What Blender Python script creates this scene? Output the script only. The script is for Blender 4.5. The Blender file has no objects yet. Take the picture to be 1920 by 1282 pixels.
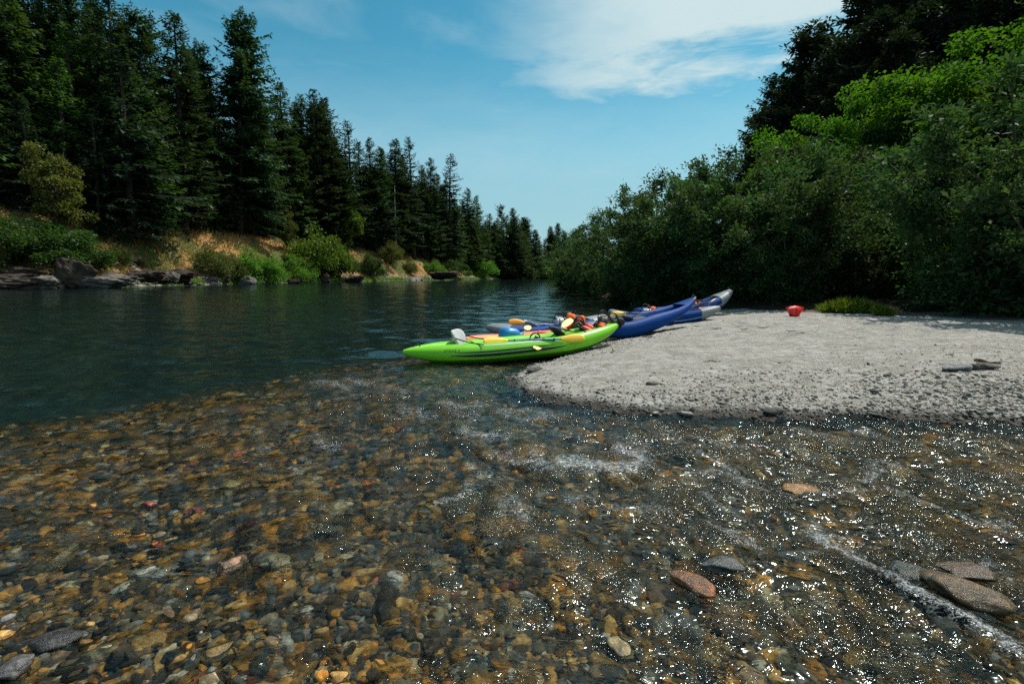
import bpy, math, random
import numpy as np
from mathutils import Vector, Matrix

random.seed(7)
RNG = np.random.default_rng(11)
SC = bpy.context.scene
COL = SC.collection
R = math.radians

# ------------------------------------------------------------------ camera
F, CH, HZ = 960.0, 1.5, 519.0
TH = math.atan((641 - HZ) / F)
ST, CT = math.sin(TH), math.cos(TH)


def ray(px, py):
    u, v = (px - 960) / F, (641 - py) / F
    return np.array((u, CT + v * ST, -ST + v * CT))


def at(px, py, z=0.0):
    d = ray(px, py)
    t = (z - CH) / d[2]
    return np.array((d[0] * t, d[1] * t, z))


def atd(px, py, y):
    d = ray(px, py)
    t = y / d[1]
    return np.array((d[0] * t, y, CH + d[2] * t))


cam_d = bpy.data.cameras.new('camera')
cam_d.lens = 18.0
cam_d.sensor_width = 36.0
cam_d.clip_end = 6000
cam_d.clip_start = 0.05
cam = bpy.data.objects.new('camera', cam_d)
COL.objects.link(cam)
cam.location = (0, 0, CH)
cam.rotation_euler = (math.pi / 2 - TH, 0, 0)
SC.camera = cam

# ------------------------------------------------------------------ helpers


def tag(o, label=None, cat=None, group=None, kind=None):
    if label: o['label'] = label
    if cat: o['category'] = cat
    if group: o['group'] = group
    if kind: o['kind'] = kind
    return o


def empty(name, loc=(0, 0, 0), rot=(0, 0, 0)):
    o = bpy.data.objects.new(name, None)
    COL.objects.link(o)
    o.location = loc
    o.rotation_euler = rot
    return o


def make_mesh(name, verts, faces, smooth=True):
    """verts (n,3) array, faces an (m,k) array or a list of such arrays."""
    if not isinstance(faces, (list, tuple)):
        faces = [faces]
    faces = [np.asarray(f, dtype=np.int32) for f in faces if len(f)]
    me = bpy.data.meshes.new(name)
    verts = np.asarray(verts, dtype=np.float32)
    me.vertices.add(len(verts))
    me.vertices.foreach_set('co', verts.ravel())
    loops = np.concatenate([f.ravel() for f in faces])
    tot = np.concatenate([np.full(len(f), f.shape[1], np.int32) for f in faces])
    start = np.concatenate(([0], np.cumsum(tot)[:-1])).astype(np.int32)
    me.loops.add(len(loops))
    me.loops.foreach_set('vertex_index', loops)
    me.polygons.add(len(tot))
    me.polygons.foreach_set('loop_start', start)
    me.polygons.foreach_set('loop_total', tot)
    if smooth:
        me.polygons.foreach_set('use_smooth', np.ones(len(tot), dtype=bool))
    me.update(calc_edges=True)
    return me


def link(name, me, mat, parent=None, loc=None, rot=None, scale=None):
    o = bpy.data.objects.new(name, me)
    COL.objects.link(o)
    if mat and not me.materials:
        me.materials.append(mat)
    if parent: o.parent = parent
    if loc is not None: o.location = loc
    if rot is not None: o.rotation_euler = rot
    if scale is not None: o.scale = scale
    return o


class MB:
    """collects verts/faces, mixed sizes"""

    def __init__(s):
        s.v, s.f, s.n = [], {}, 0

    def add(s, v, f):
        v = np.asarray(v, float).reshape(-1, 3)
        fs = f if isinstance(f, list) and len(f) and isinstance(f[0], np.ndarray) else [np.asarray(f)]
        for q in fs:
            s.f.setdefault(q.shape[1], []).append(q + s.n)
        s.v.append(v)
        s.n += len(v)
        return s

    def mesh(s, name, smooth=True):
        return make_mesh(name, np.concatenate(s.v), [np.concatenate(q) for q in s.f.values()], smooth)


def grid_faces(nu, nv, wrap_v=False):
    i = np.arange(nu - 1)[:, None]
    j = np.arange(nv if wrap_v else nv - 1)[None, :]
    j2 = (j + 1) % nv
    a, b, c, d = i * nv + j, (i + 1) * nv + j, (i + 1) * nv + j2, i * nv + j2
    return np.stack([a, b, c, d], -1).reshape(-1, 4)


def loft(rings, cap=True):
    """rings (n,m,3) closed sections -> verts, faces"""
    rings = np.asarray(rings, float)
    n, m = rings.shape[:2]
    v = rings.reshape(-1, 3)
    fs = [grid_faces(n, m, True)]
    if cap:
        c0, c1 = rings[0].mean(0), rings[-1].mean(0)
        v = np.vstack([v, c0, c1])
        j = np.arange(m)
        j2 = (j + 1) % m
        fs.append(np.stack([np.full(m, n * m), j, j2], -1))
        o = (n - 1) * m
        fs.append(np.stack([np.full(m, n * m + 1), o + j2, o + j], -1))
    return v, fs


def frames(pts):
    pts = np.asarray(pts, float)
    tg = np.gradient(pts, axis=0)
    tg /= np.linalg.norm(tg, axis=1)[:, None] + 1e-9
    up = np.array((0, 0, 1.0))
    out = []
    for t in tg:
        u = up if abs(t[2]) < .95 else np.array((1.0, 0, 0))
        a = np.cross(t, u)
        a /= np.linalg.norm(a)
        out.append((a, np.cross(a, t)))
    return out


def tube(pts, rad, m=10, sx=1.0, sz=1.0):
    pts = np.asarray(pts, float)
    rad = np.broadcast_to(np.asarray(rad, float), (len(pts),))
    ang = np.linspace(0, 2 * math.pi, m, endpoint=False)
    rings = []
    for p, r, (a, b) in zip(pts, rad, frames(pts)):
        rings.append(p + r * (np.cos(ang)[:, None] * a * sx + np.sin(ang)[:, None] * b * sz))
    return loft(rings)


def slab(outline, thick, bulge=0.0):
    """closed outline (m,2) in XY -> puffed slab, z in +-thick/2"""
    o = np.asarray(outline, float)
    c = o.mean(0)
    rings = []
    for k, (s, z) in enumerate(((.05, -1), (.7, -.92), (.93, -.6), (1, 0), (.93, .6), (.7, .92), (.05, 1))):
        q = c + (o - c) * s
        rings.append(np.column_stack([q, np.full(len(o), z * thick / 2)]))
    return loft(rings)


# vectorised value noise
_H = np.random.default_rng(5).random((256, 256))


def vnoise(x, y):
    xi, yi = np.floor(x).astype(int), np.floor(y).astype(int)
    xf, yf = x - xi, y - yi
    u, v = xf * xf * (3 - 2 * xf), yf * yf * (3 - 2 * yf)
    h = lambda a, b: _H[a & 255, b & 255]
    return (h(xi, yi) * (1 - u) + h(xi + 1, yi) * u) * (1 - v) + (h(xi, yi + 1) * (1 - u) + h(xi + 1, yi + 1) * u) * v


def fbm(x, y, o=4):
    s, a, t = 0, 1, 0
    for k in range(o):
        s = s + a * vnoise(x * 2 ** k + 17.3 * k, y * 2 ** k + 5.1 * k)
        t += a
        a *= .5
    return s / t - .5


def sstep(a, b, x):
    t = np.clip((x - a) / (b - a), 0, 1)
    return t * t * (3 - 2 * t)


# ------------------------------------------------------------------ materials


def newmat(name):
    m = bpy.data.materials.new(name)
    m.use_nodes = True
    nt = m.node_tree
    nt.nodes.clear()
    out = nt.nodes.new('ShaderNodeOutputMaterial')
    return m, nt, out


class NT:
    def __init__(s, nt): s.nt = nt

    def n(s, typ, **kw):
        nd = s.nt.nodes.new(typ)
        for k, v in kw.items():
            if k.startswith('i_'):
                key = k[2:]
                nd.inputs[int(key) if key.isdigit() else key.replace('_', ' ')].default_value = v
            else:
                setattr(nd, k, v)
        return nd

    def l(s, a, b): s.nt.links.new(a, b)

    def math(s, op, a, b=None, clamp=False):
        nd = s.n('ShaderNodeMath', operation=op, use_clamp=clamp)
        for i, x in enumerate((a, b)):
            if x is None: continue
            if isinstance(x, (int, float)): nd.inputs[i].default_value = x
            else: s.l(x, nd.inputs[i])
        return nd.outputs[0]

    def mixc(s, f, a, b, mode='MIX'):
        nd = s.n('ShaderNodeMix', data_type='RGBA', blend_type=mode)
        for i, x in ((0, f), (6, a), (7, b)):
            if isinstance(x, (int, float)): nd.inputs[i].default_value = x
            elif isinstance(x, (tuple, list)): nd.inputs[i].default_value = tuple(x) + ((1,) if len(x) == 3 else ())
            else: s.l(x, nd.inputs[i])
        return nd.outputs[2]

    def noise(s, vec, scale, detail=4, rough=.6, dist=0):
        nd = s.n('ShaderNodeTexNoise')
        nd.inputs['Scale'].default_value = scale
        nd.inputs['Detail'].default_value = detail
        nd.inputs['Roughness'].default_value = rough
        nd.inputs['Distortion'].default_value = dist
        if vec is not None: s.l(vec, nd.inputs['Vector'])
        return nd

    def ramp(s, fac, stops, interp='LINEAR'):
        nd = s.n('ShaderNodeValToRGB')
        cr = nd.color_ramp
        cr.interpolation = interp
        while len(cr.elements) < len(stops): cr.elements.new(.5)
        for e, (p, c) in zip(cr.elements, stops):
            e.position = p
            e.color = tuple(c) + ((1,) if len(c) == 3 else ())
        s.l(fac, nd.inputs[0])
        return nd.outputs[0]

    def mrange(s, x, a, b, c=0, d=1, smooth=True):
        nd = s.n('ShaderNodeMapRange')
        nd.interpolation_type = 'SMOOTHSTEP' if smooth else 'LINEAR'
        for i, v in zip((1, 2, 3, 4), (a, b, c, d)): nd.inputs[i].default_value = v
        s.l(x, nd.inputs[0])
        return nd.outputs[0]

    def bump(s, h, strength=.3, dist=.02, normal=None):
        nd = s.n('ShaderNodeBump')
        nd.inputs['Strength'].default_value = strength
        nd.inputs['Distance'].default_value = dist
        s.l(h, nd.inputs['Height'])
        if normal is not None: s.l(normal, nd.inputs['Normal'])
        return nd.outputs[0]


def simple(name, col, rough=.5, spec=.5, var=.12, scale=8.0, bump=0.0, coat=0.0, metal=0.0):
    m, nt, out = newmat(name)
    N = NT(nt)
    p = N.n('ShaderNodeBsdfPrincipled')
    tc = N.n('ShaderNodeTexCoord').outputs['Object']
    no = N.noise(tc, scale, 5, .6)
    dark = tuple(c * (1 - var) for c in col)
    lite = tuple(min(1, c * (1 + var)) for c in col)
    N.l(N.ramp(no.outputs[0], [(.3, dark), (.7, lite)]), p.inputs['Base Color'])
    p.inputs['Roughness'].default_value = rough
    p.inputs['Specular IOR Level'].default_value = spec
    p.inputs['Coat Weight'].default_value = coat
    p.inputs['Metallic'].default_value = metal
    if bump:
        N.l(N.bump(N.noise(tc, scale * 3, 4).outputs[0], bump, .01), p.inputs['Normal'])
    N.l(p.outputs[0], out.inputs[0])
    return m


def leafmat(name, c1, c2, trans=.45, gloss=.06, tcol=None, rough=.45):
    """foliage: two tones per leaf and per plant, translucent, faintly glossy"""
    m, nt, out = newmat(name)
    N = NT(nt)
    geo = N.n('ShaderNodeNewGeometry')
    oi = N.n('ShaderNodeObjectInfo')
    isl = geo.outputs['Random Per Island']
    pos = N.noise(geo.outputs['Position'], .35, 3)
    f = N.math('ADD', N.math('MULTIPLY', isl, .5), N.math('MULTIPLY', N.mrange(pos.outputs[0], .3, .7), .5))
    c = N.mixc(f, c1, c2)
    hs = N.n('ShaderNodeHueSaturation')
    N.l(c, hs.inputs['Color'])
    N.l(N.math('ADD', N.math('MULTIPLY', oi.outputs['Random'], .05), .475), hs.inputs['Hue'])
    N.l(N.math('ADD', N.math('MULTIPLY', oi.outputs['Random'], .5), .75), hs.inputs['Value'])
    c = hs.outputs[0]
    d = N.n('ShaderNodeBsdfDiffuse')
    N.l(c, d.inputs[0])
    t = N.n('ShaderNodeBsdfTranslucent')
    N.l(N.mixc(1.0, c, tcol or (1.5, 1.5, .5), 'MULTIPLY'), t.inputs[0])
    mx = N.n('ShaderNodeMixShader', i_0=trans)
    N.l(d.outputs[0], mx.inputs[1])
    N.l(t.outputs[0], mx.inputs[2])
    g = N.n('ShaderNodeBsdfGlossy')
    g.inputs['Roughness'].default_value = rough
    mx2 = N.n('ShaderNodeMixShader', i_0=gloss)
    N.l(mx.outputs[0], mx2.inputs[1])
    N.l(g.outputs[0], mx2.inputs[2])
    N.l(mx2.outputs[0], out.inputs[0])
    return m


def stonemat(name, attr=None, wet=True, rough=.3, spec=.5):
    """stone whose own colour is the object's (or an attribute); speckles, veins, wet sheen"""
    m, nt, out = newmat(name)
    N = NT(nt)
    p = N.n('ShaderNodeBsdfPrincipled')
    if attr:
        c = N.n('ShaderNodeAttribute', attribute_name=attr).outputs['Color']
    else:
        c = N.n('ShaderNodeObjectInfo').outputs['Color']
    pos = N.n('ShaderNodeNewGeometry').outputs['Position']
    n1 = N.noise(pos, 28, 6, .7)
    n2 = N.noise(pos, 140, 3, .6)
    n3 = N.noise(pos, 9, 3, .5, 1.5)
    c = N.mixc(N.mrange(n1.outputs[0], .35, .72), N.mixc(1.0, c, (.45, .42, .4), 'MULTIPLY'), N.mixc(1.0, c, (1.35, 1.3, 1.2), 'MULTIPLY'))
    c = N.mixc(N.math('MULTIPLY', N.mrange(n2.outputs[0], .56, .72), .22), c, (.36, .31, .22))
    c = N.mixc(N.math('MULTIPLY', N.mrange(n3.outputs[0], .46, .66), .7), c, (.035, .03, .014) if wet else (.13, .12, .105))
    N.l(c, p.inputs['Base Color'])
    p.inputs['Roughness'].default_value = rough if wet else .8
    p.inputs['Specular IOR Level'].default_value = spec if wet else .25
    N.l(N.bump(n2.outputs[0], .18, .006, N.bump(n1.outputs[0], .7, .02)), p.inputs['Normal'])
    N.l(p.outputs[0], out.inputs[0])
    return m


M = {}
M['conifer'] = leafmat('conifer_needles', (.018, .040, .020), (.040, .075, .030), .25, .012)
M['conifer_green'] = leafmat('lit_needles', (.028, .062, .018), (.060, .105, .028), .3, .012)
M['conifer_blue'] = leafmat('fir_needles', (.016, .036, .024), (.036, .066, .038), .25, .012)
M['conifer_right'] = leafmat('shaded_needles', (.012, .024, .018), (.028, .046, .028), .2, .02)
M['willow'] = leafmat('willow_leaves', (.028, .060, .020), (.070, .116, .036), .36, .018, (1.25, 1.35, .6), .5)
M['bush_dark'] = leafmat('dark_bush_leaves', (.020, .052, .012), (.050, .095, .022), .4, .012, (1.4, 1.6, .5))
M['maple'] = leafmat('maple_leaves', (.032, .072, .012), (.068, .125, .016), .55, .012, (1.4, 1.7, .35))
M['bush'] = leafmat('bush_leaves', (.040, .098, .012), (.105, .175, .022), .45, .015, (1.4, 1.6, .5))
M['bush_olive'] = leafmat('olive_bush_leaves', (.050, .065, .020), (.10, .11, .03), .4, .012, (1.4, 1.3, .5))
M['yellow'] = leafmat('yellowing_leaves', (.055, .070, .018), (.12, .115, .03), .45, .012, (1.4, 1.3, .5))
M['grass'] = leafmat('grass_blades', (.075, .16, .018), (.15, .25, .035), .45, .02)
M['drygrass'] = leafmat('dry_grass_blades', (.26, .16, .05), (.45, .29, .09), .35, .03, (1.2, 1.0, .6))
M['bark'] = simple('bark', (.055, .042, .032), .9, .2, .4, 3, .6)
M['bark_right'] = M['bark']
M['deadwood'] = simple('dead_wood', (.36, .33, .29), .85, .2, .3, 3, .5)
M['twig'] = simple('twig_bark', (.075, .062, .045), .85, .2, .3, 6, .3)
M['rock_dark'] = simple('dark_bank_rock', (.048, .037, .030), .95, .1, .7, .9, 1.0)
M['rock_pale'] = simple('pale_bank_rock', (.115, .103, .092), .95, .1, .6, 1.6, 1.0)
M['stone_wet'] = stonemat('wet_river_stone')
M['stone_dry'] = stonemat('dry_bar_stone', wet=False)
M['pebble_wet'] = stonemat('wet_pebbles', 'tint', True, .7, .12)
M['cobble'] = stonemat('submerged_cobble', None, True, .65, .15)
M['pebble_dry'] = stonemat('dry_pebbles', 'tint', False)
M['green'] = simple('lime_coated_fabric', (.19, .56, .022), .36, .35, .07, 5)
M['green_in'] = simple('pale_grey_liner', (.33, .37, .33), .6, .4, .12, 9)
M['orange'] = simple('orange_coated_fabric', (.82, .20, .055), .42, .5, .08, 6)
M['salmon'] = simple('faded_orange_fabric', (.78, .30, .17), .55, .4, .1, 6)
M['blue'] = simple('blue_coated_fabric', (.003, .044, .20), .55, .10, .15, 5)
M['blue_lt'] = simple('sunbleached_blue_fabric', (.03, .19, .45), .45, .5, .15, 6)
M['bluebag'] = simple('sky_blue_drybag_vinyl', (.02, .22, .56), .38, .5, .1, 6, .05)
M['grey'] = simple('grey_coated_fabric', (.21, .225, .235), .5, .4, .12, 6)
M['grey_dk'] = simple('charcoal_fabric', (.06, .062, .066), .6, .4, .2, 8)
M['black'] = simple('black_webbing', (.012, .012, .013), .6, .4, .3, 12)
M['green_dk'] = simple('dark_green_shade_and_seam', (.045, .17, .012), .5, .3, .15, 8)  # dark green for the seams and the painted shade low on the hull
M['stripe'] = simple('navy_black_print', (.010, .012, .028), .4, .5, .2, 8)
M['letter'] = simple('dark_green_print', (.02, .09, .02), .5, .4, .1, 8)
M['silver'] = simple('pale_grey_print', (.32, .42, .40), .45, .4, .1, 8)
M['seat'] = simple('light_grey_seat_foam', (.40, .41, .42), .75, .3, .12, 14, .2)
M['shaft'] = simple('blue_paddle_shaft', (.012, .11, .38), .3, .5, .08, 9)
M['shaft_lt'] = simple('light_blue_paddle_shaft', (.03, .33, .6), .35, .5, .08, 9)
M['yellow_p'] = simple('yellow_paddle_plastic', (.86, .52, .03), .4, .5, .08, 5)
M['orange_p'] = simple('orange_paddle_plastic', (.86, .34, .01), .4, .5, .08, 5)
M['cream_p'] = simple('sunbleached_paddle_plastic', (.84, .68, .24), .5, .4, .1, 5)
M['red'] = simple('red_vinyl', (.72, .014, .012), .42, .5, .1, 9, .25)
M['vest_orange'] = simple('orange_vest_nylon', (.85, .12, .008), .6, .3, .12, 9, .3)
M['vest_red'] = simple('pinkish_red_vest_nylon', (.72, .09, .07), .6, .3, .12, 9, .3)
M['white'] = simple('white_plastic', (.72, .72, .7), .45, .4, .06, 6)

# ------------------------------------------------------------------ terrain functions
SHELF = np.array([(-14, -2), (-9, 0), (-7, 2.5), (-4.45, 4.3), (-3.0, 6.0), (-1.9, 7.8), (-.9, 9.4), (.6, 11.5), (2.2, 14), (4.0, 17), (5.2, 22), (6, 30), (6.2, 60), (7, 100), (30, 300), (150, 700)])
BANK = np.array([(-100, -20), (-85, 30), (-76, 50), (-68, 68), (-61, 82), (-55, 120), (-43, 180), (-26, 240), (-3, 340), (30, 480), (90, 700)])
WILL = np.array([(30, -10), (20, 4), (17, 8), (14.3, 10), (11.7, 12), (10.0, 14), (8.9, 16), (8.0, 18), (7.3, 25), (7.0, 40), (7.2, 60), (8.2, 90), (16, 150), (42, 250), (85, 400), (170, 700)])
lx = lambda A, y: np.interp(y, A[:, 1], A[:, 0])
BARPX = [(985, 690), (945, 706), (940, 716), (970, 738), (1060, 762), (1200, 780), (1400, 787), (1600, 788), (1750, 792), (1930, 800)]
BARPOLY = np.array([tuple(at(*p)[:2]) for p in BARPX] + [(9, 4.3), (16, 3.6), (34, 3.0), (34, 32), (9, 27), (7.6, 21.5), (6.0, 18.2), (4.1, 15.6), (3.2, 13.7), (2.35, 12.0), (1.6, 10.8), (.95, 9.6), (.5, 8.8)])


def sdist(P, x, y):
    """signed distance to a polygon, + inside"""
    x, y = np.asarray(x, float), np.asarray(y, float)
    d = np.full(x.shape, 1e9)
    ins = np.zeros(x.shape, bool)
    for (ax, ay), (bx, by) in zip(P, np.roll(P, -1, 0)):
        ex, ey = bx - ax, by - ay
        t = np.clip(((x - ax) * ex + (y - ay) * ey) / (ex * ex + ey * ey), 0, 1)
        d = np.minimum(d, np.hypot(x - ax - t * ex, y - ay - t * ey))
        c = ((ay > y) != (by > y)) & (x < (bx - ax) * (y - ay) / (by - ay + 1e-12) + ax)
        ins ^= c
    return np.where(ins, d, -d)


_FG = np.random.default_rng(31)
FEET = []
for _k in range(9):        # a few lines of footprints between the boats and the willows
    fx, fy, fa = _FG.uniform(2.5, 6.5), _FG.uniform(8.5, 12.5), _FG.uniform(-.5, 1.2)
    for _j in range(9):
        FEET.append((fx + math.cos(fa) * _j * .62 - math.sin(fa) * .11 * (-1) ** _j, fy + math.sin(fa) * _j * .62 + math.cos(fa) * .11 * (-1) ** _j, fa + _FG.normal(0, .15)))


def feet_z(x, y):
    z = np.zeros(np.shape(x))
    if z.size < 5: return z
    for fx, fy, fa in FEET:
        m = (np.abs(x - fx) < .4) & (np.abs(y - fy) < .4)
        if not m.any(): continue
        u = (x[m] - fx) * math.cos(fa) + (y[m] - fy) * math.sin(fa)
        v = -(x[m] - fx) * math.sin(fa) + (y[m] - fy) * math.cos(fa)
        q = (u / .17) ** 2 + (v / .08) ** 2
        z[m] += -.042 * np.exp(-q) + .016 * np.exp(-(np.sqrt(q) - 1.7) ** 2 * 3)
    return z


def bar_z(x, y):
    d = sdist(BARPOLY, x, y) + .24 * fbm(x * 1.5, y * 1.5, 3) + .09 * fbm(x * 6, y * 6, 2)
    z = np.where(d > 0, .035 * sstep(0, .30, d) + .54 * (1 - np.exp(-d / 2.4)), d * .7)
    und = sstep(.25, 1.2, d)
    return z + und * (.085 * fbm(x * 1.3, y * 1.9, 3) + feet_z(x, y) + .034 * fbm(x * 3.6, y * 5.6, 3) + .016 * fbm(x * 8, y * 11, 2))


def bed_z(x, y):
    s = lx(SHELF, y) - x
    z = -.15 - .028 * fbm(x * .8, y * .8, 3) * 2 + .05 * fbm(x * 3, y * 3, 3)
    z = z + .05 * sstep(3.0, 1.2, y)
    z = z + .06 * sstep(3.2, 1.6, np.hypot(x + 2.2, y - 1.2))
    return z - 2.6 * sstep(-.6, 7.5, s * .72) - .12 * sstep(-1.2, .8, s)


def left_z(x, y):
    d = (lx(BANK, y) - x) * .93 + 2.4 * fbm(x * .12, y * .12, 3)
    z = np.interp(d, [-30, -3, 0, 1.2, 4, 8.5, 13, 22, 40, 90, 220, 500], [-8, -.9, -.05, .8, 2.6, 7.4, 10.6, 14, 22, 45, 95, 150])
    a = sstep(0, 6, d)
    return z + a * (1.7 * fbm(x * .16, y * .16, 4) + .7 * fbm(x * .7, y * .7, 3)) + .35 * sstep(-1, 1, d) * fbm(x * 1.1, y * 1.1, 3)


def right_z(x, y):
    e = (x - lx(WILL, y)) * .85
    z = np.interp(e, [-12, -2.5, -.6, .5, 2, 10, 24, 60, 120, 300], [-3.5, -1.3, -.25, .42, .66, 1.3, 6.5, 27, 58, 110])
    return z + sstep(1, 4, e) * .5 * fbm(x * .3, y * .3, 3)


def gz(x, y):
    x, y = np.asarray(x, float), np.asarray(y, float)
    return np.maximum(np.maximum(bed_z(x, y), left_z(x, y)), np.maximum(right_z(x, y), np.where(y < 34, bar_z(x, y), -9)))


def gz1(x, y): return float(gz(np.array([x]), np.array([y]))[0])


# ------------------------------------------------------------------ ground sheets


def polar_grid(r0, r1, q, a0, a1, na):
    nr = int(math.log(r1 / r0) / math.log(q)) + 1
    r = r0 * q ** np.arange(nr)
    a = np.linspace(R(a1), R(a0), na)
    X = r[:, None] * np.sin(a)[None]
    Y = r[:, None] * np.cos(a)[None]
    return X, Y, nr


def ground_mat():
    m, nt, out = newmat('riverbed_gravel')
    N = NT(nt)
    p = N.n('ShaderNodeBsdfPrincipled')
    g = N.n('ShaderNodeNewGeometry')
    pos = g.outputs['Position']
    vo = N.n('ShaderNodeTexVoronoi')
    vo.inputs['Scale'].default_value = 26
    N.l(pos, vo.inputs['Vector'])
    n1 = N.noise(pos, 3, 5)
    c = N.ramp(N.n('ShaderNodeSeparateColor').outputs[0], [(0, (.02, .02, .02)), (1, (.1, .1, .1))])
    sep = N.n('ShaderNodeSeparateColor')
    N.l(vo.outputs['Color'], sep.inputs[0])
    c = N.ramp(sep.outputs[0], [(0, (.012, .011, .008)), (.4, (.03, .026, .017)), (.65, (.08, .055, .025)), (.85, (.16, .10, .045)), (1, (.05, .05, .047))])
    c = N.mixc(N.mrange(n1.outputs[0], .35, .65), c, (.03, .028, .018))
    sx = N.n('ShaderNodeSeparateXYZ')
    N.l(pos, sx.inputs[0])
    c = N.mixc(N.mrange(sx.outputs[2], -.28, -1.0), c, (.001, .020, .018))
    N.l(c, p.inputs['Base Color'])
    p.inputs['Roughness'].default_value = .8
    N.l(N.bump(vo.outputs['Distance'], .6, .02), p.inputs['Normal'])
    N.l(p.outputs[0], out.inputs[0])
    return m


X, Y, nr = polar_grid(.5, 1500, 1.022, -89, 89, 300)
Z = bed_z(X, Y)
Z = np.minimum(Z, -.06)
bed = link('riverbed', make_mesh('riverbed', np.stack([X, Y, Z], -1).reshape(-1, 3), grid_faces(nr, 300)), ground_mat())
tag(bed, 'stony riverbed under the clear shallow water', kind='structure')


def sand_mat():
    m, nt, out = newmat('grey_bar_sand')
    N = NT(nt)
    p = N.n('ShaderNodeBsdfPrincipled')
    pos = N.n('ShaderNodeNewGeometry').outputs['Position']
    mp = N.n('ShaderNodeMapping')
    mp.inputs['Scale'].default_value = (1, 1.9, 1)
    mp.inputs['Rotation'].default_value = (0, 0, .25)
    N.l(pos, mp.inputs[0])
    n1 = N.noise(mp.outputs[0], 1.6, 6, .62)
    n2 = N.noise(mp.outputs[0], 11, 5, .7)
    n3 = N.noise(pos, 75, 3, .7)
    c = N.ramp(n1.outputs[0], [(.3, (.355, .340, .312)), (.5, (.44, .425, .392)), (.72, (.50, .484, .455))])
    n4 = N.noise(mp.outputs[0], 4.2, 6, .75, .6)
    c = N.mixc(N.mrange(n4.outputs[0], .42, .60), N.mixc(1.0, c, (.78, .755, .72), 'MULTIPLY'), c)
    c = N.mixc(N.mrange(n2.outputs[0], .36, .56), N.mixc(1.0, c, (.78, .76, .73), 'MULTIPLY'), c)
    c = N.mixc(N.math('MULTIPLY', N.mrange(n3.outputs[0], .64, .74), .35), c, (.09, .08, .07))
    c = N.mixc(N.math('MULTIPLY', N.mrange(n3.outputs[0], .36, .28), .5), c, (.46, .45, .43))
    sx = N.n('ShaderNodeSeparateXYZ')
    N.l(pos, sx.inputs[0])
    zz = N.math('ADD', sx.outputs[2], N.math('MULTIPLY', N.math('SUBTRACT', n2.outputs[0], .5), .13))
    wet = N.mrange(zz, .095, .035)
    c = N.mixc(wet, c, (.045, .038, .030))
    # brown leaf-littered earth at the foot of the willows
    yy = N.math('ADD', N.math('MULTIPLY', sx.outputs[1], .62), N.math('MULTIPLY', sx.outputs[0], .78))
    yy = N.math('ADD', yy, N.math('MULTIPLY', N.math('SUBTRACT', n1.outputs[0], .5), 2.4))
    c = N.mixc(N.math('MULTIPLY', N.mrange(yy, 15.2, 15.8), N.mrange(sx.outputs[0], 8.2, 9.0)), c, (.15, .105, .075))
    N.l(c, p.inputs['Base Color'])
    N.l(N.mrange(wet, 0, 1, .92, .45), p.inputs['Roughness'])
    p.inputs['Specular IOR Level'].default_value = .25
    b1 = N.bump(n4.outputs[0], .8, .12)
    b1 = N.bump(n2.outputs[0], .7, .05, b1)
    N.l(N.bump(n3.outputs[0], .5, .012, b1), p.inputs['Normal'])
    N.l(p.outputs[0], out.inputs[0])
    return m


gx = np.concatenate([np.arange(-.7, 11, .04), np.arange(11, 28, .12)])
gy = np.concatenate([np.arange(2.8, 15, .04), np.arange(15, 30, .12)])
X, Y = np.meshgrid(gx, gy, indexing='ij')
bar = link('gravel_beach', make_mesh('gravel_beach', np.stack([X, Y, bar_z(X, Y)], -1).reshape(-1, 3), grid_faces(len(gx), len(gy))), sand_mat())
tag(bar, 'grey sand and gravel bar running out into the river', kind='structure')


def bank_mat(name, right=False):
    m, nt, out = newmat(name)
    N = NT(nt)
    p = N.n('ShaderNodeBsdfPrincipled')
    pos = N.n('ShaderNodeNewGeometry').outputs['Position']
    n1 = N.noise(pos, .11, 5, .6)
    n2 = N.noise(pos, .6, 6, .7)
    n3 = N.noise(pos, 2.6, 5, .7)
    if right:
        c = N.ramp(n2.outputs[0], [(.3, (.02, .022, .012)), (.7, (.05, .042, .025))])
    else:
        sx = N.n('ShaderNodeSeparateXYZ')
        N.l(pos, sx.inputs[0])
        z = N.math('ADD', sx.outputs[2], N.math('MULTIPLY', N.math('SUBTRACT', n2.outputs[0], .5), 5))
        dry = N.ramp(n3.outputs[0], [(.3, (.15, .085, .032)), (.5, (.33, .19, .07)), (.7, (.40, .26, .09))])
        rock = N.ramp(n3.outputs[0], [(.32, (.05, .043, .038)), (.5, (.14, .12, .105)), (.68, (.30, .275, .245))])
        gre = N.ramp(n3.outputs[0], [(.3, (.03, .055, .014)), (.7, (.11, .14, .035))])
        c = N.mixc(N.mrange(n1.outputs[0], .44, .56), dry, gre)
        c = N.mixc(N.mrange(n2.outputs[0], .56, .66), c, rock)
        c = N.mixc(N.mrange(z, 2.8, 1.2), c, rock)
        c = N.mixc(N.mrange(z, 11, 14), c, (.028, .03, .014))
    N.l(c, p.inputs['Base Color'])
    p.inputs['Roughness'].default_value = .95
    p.inputs['Specular IOR Level'].default_value = .1
    N.l(N.bump(n3.outputs[0], 1.0, .35), p.inputs['Normal'])
    N.l(p.outputs[0], out.inputs[0])
    return m


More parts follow.
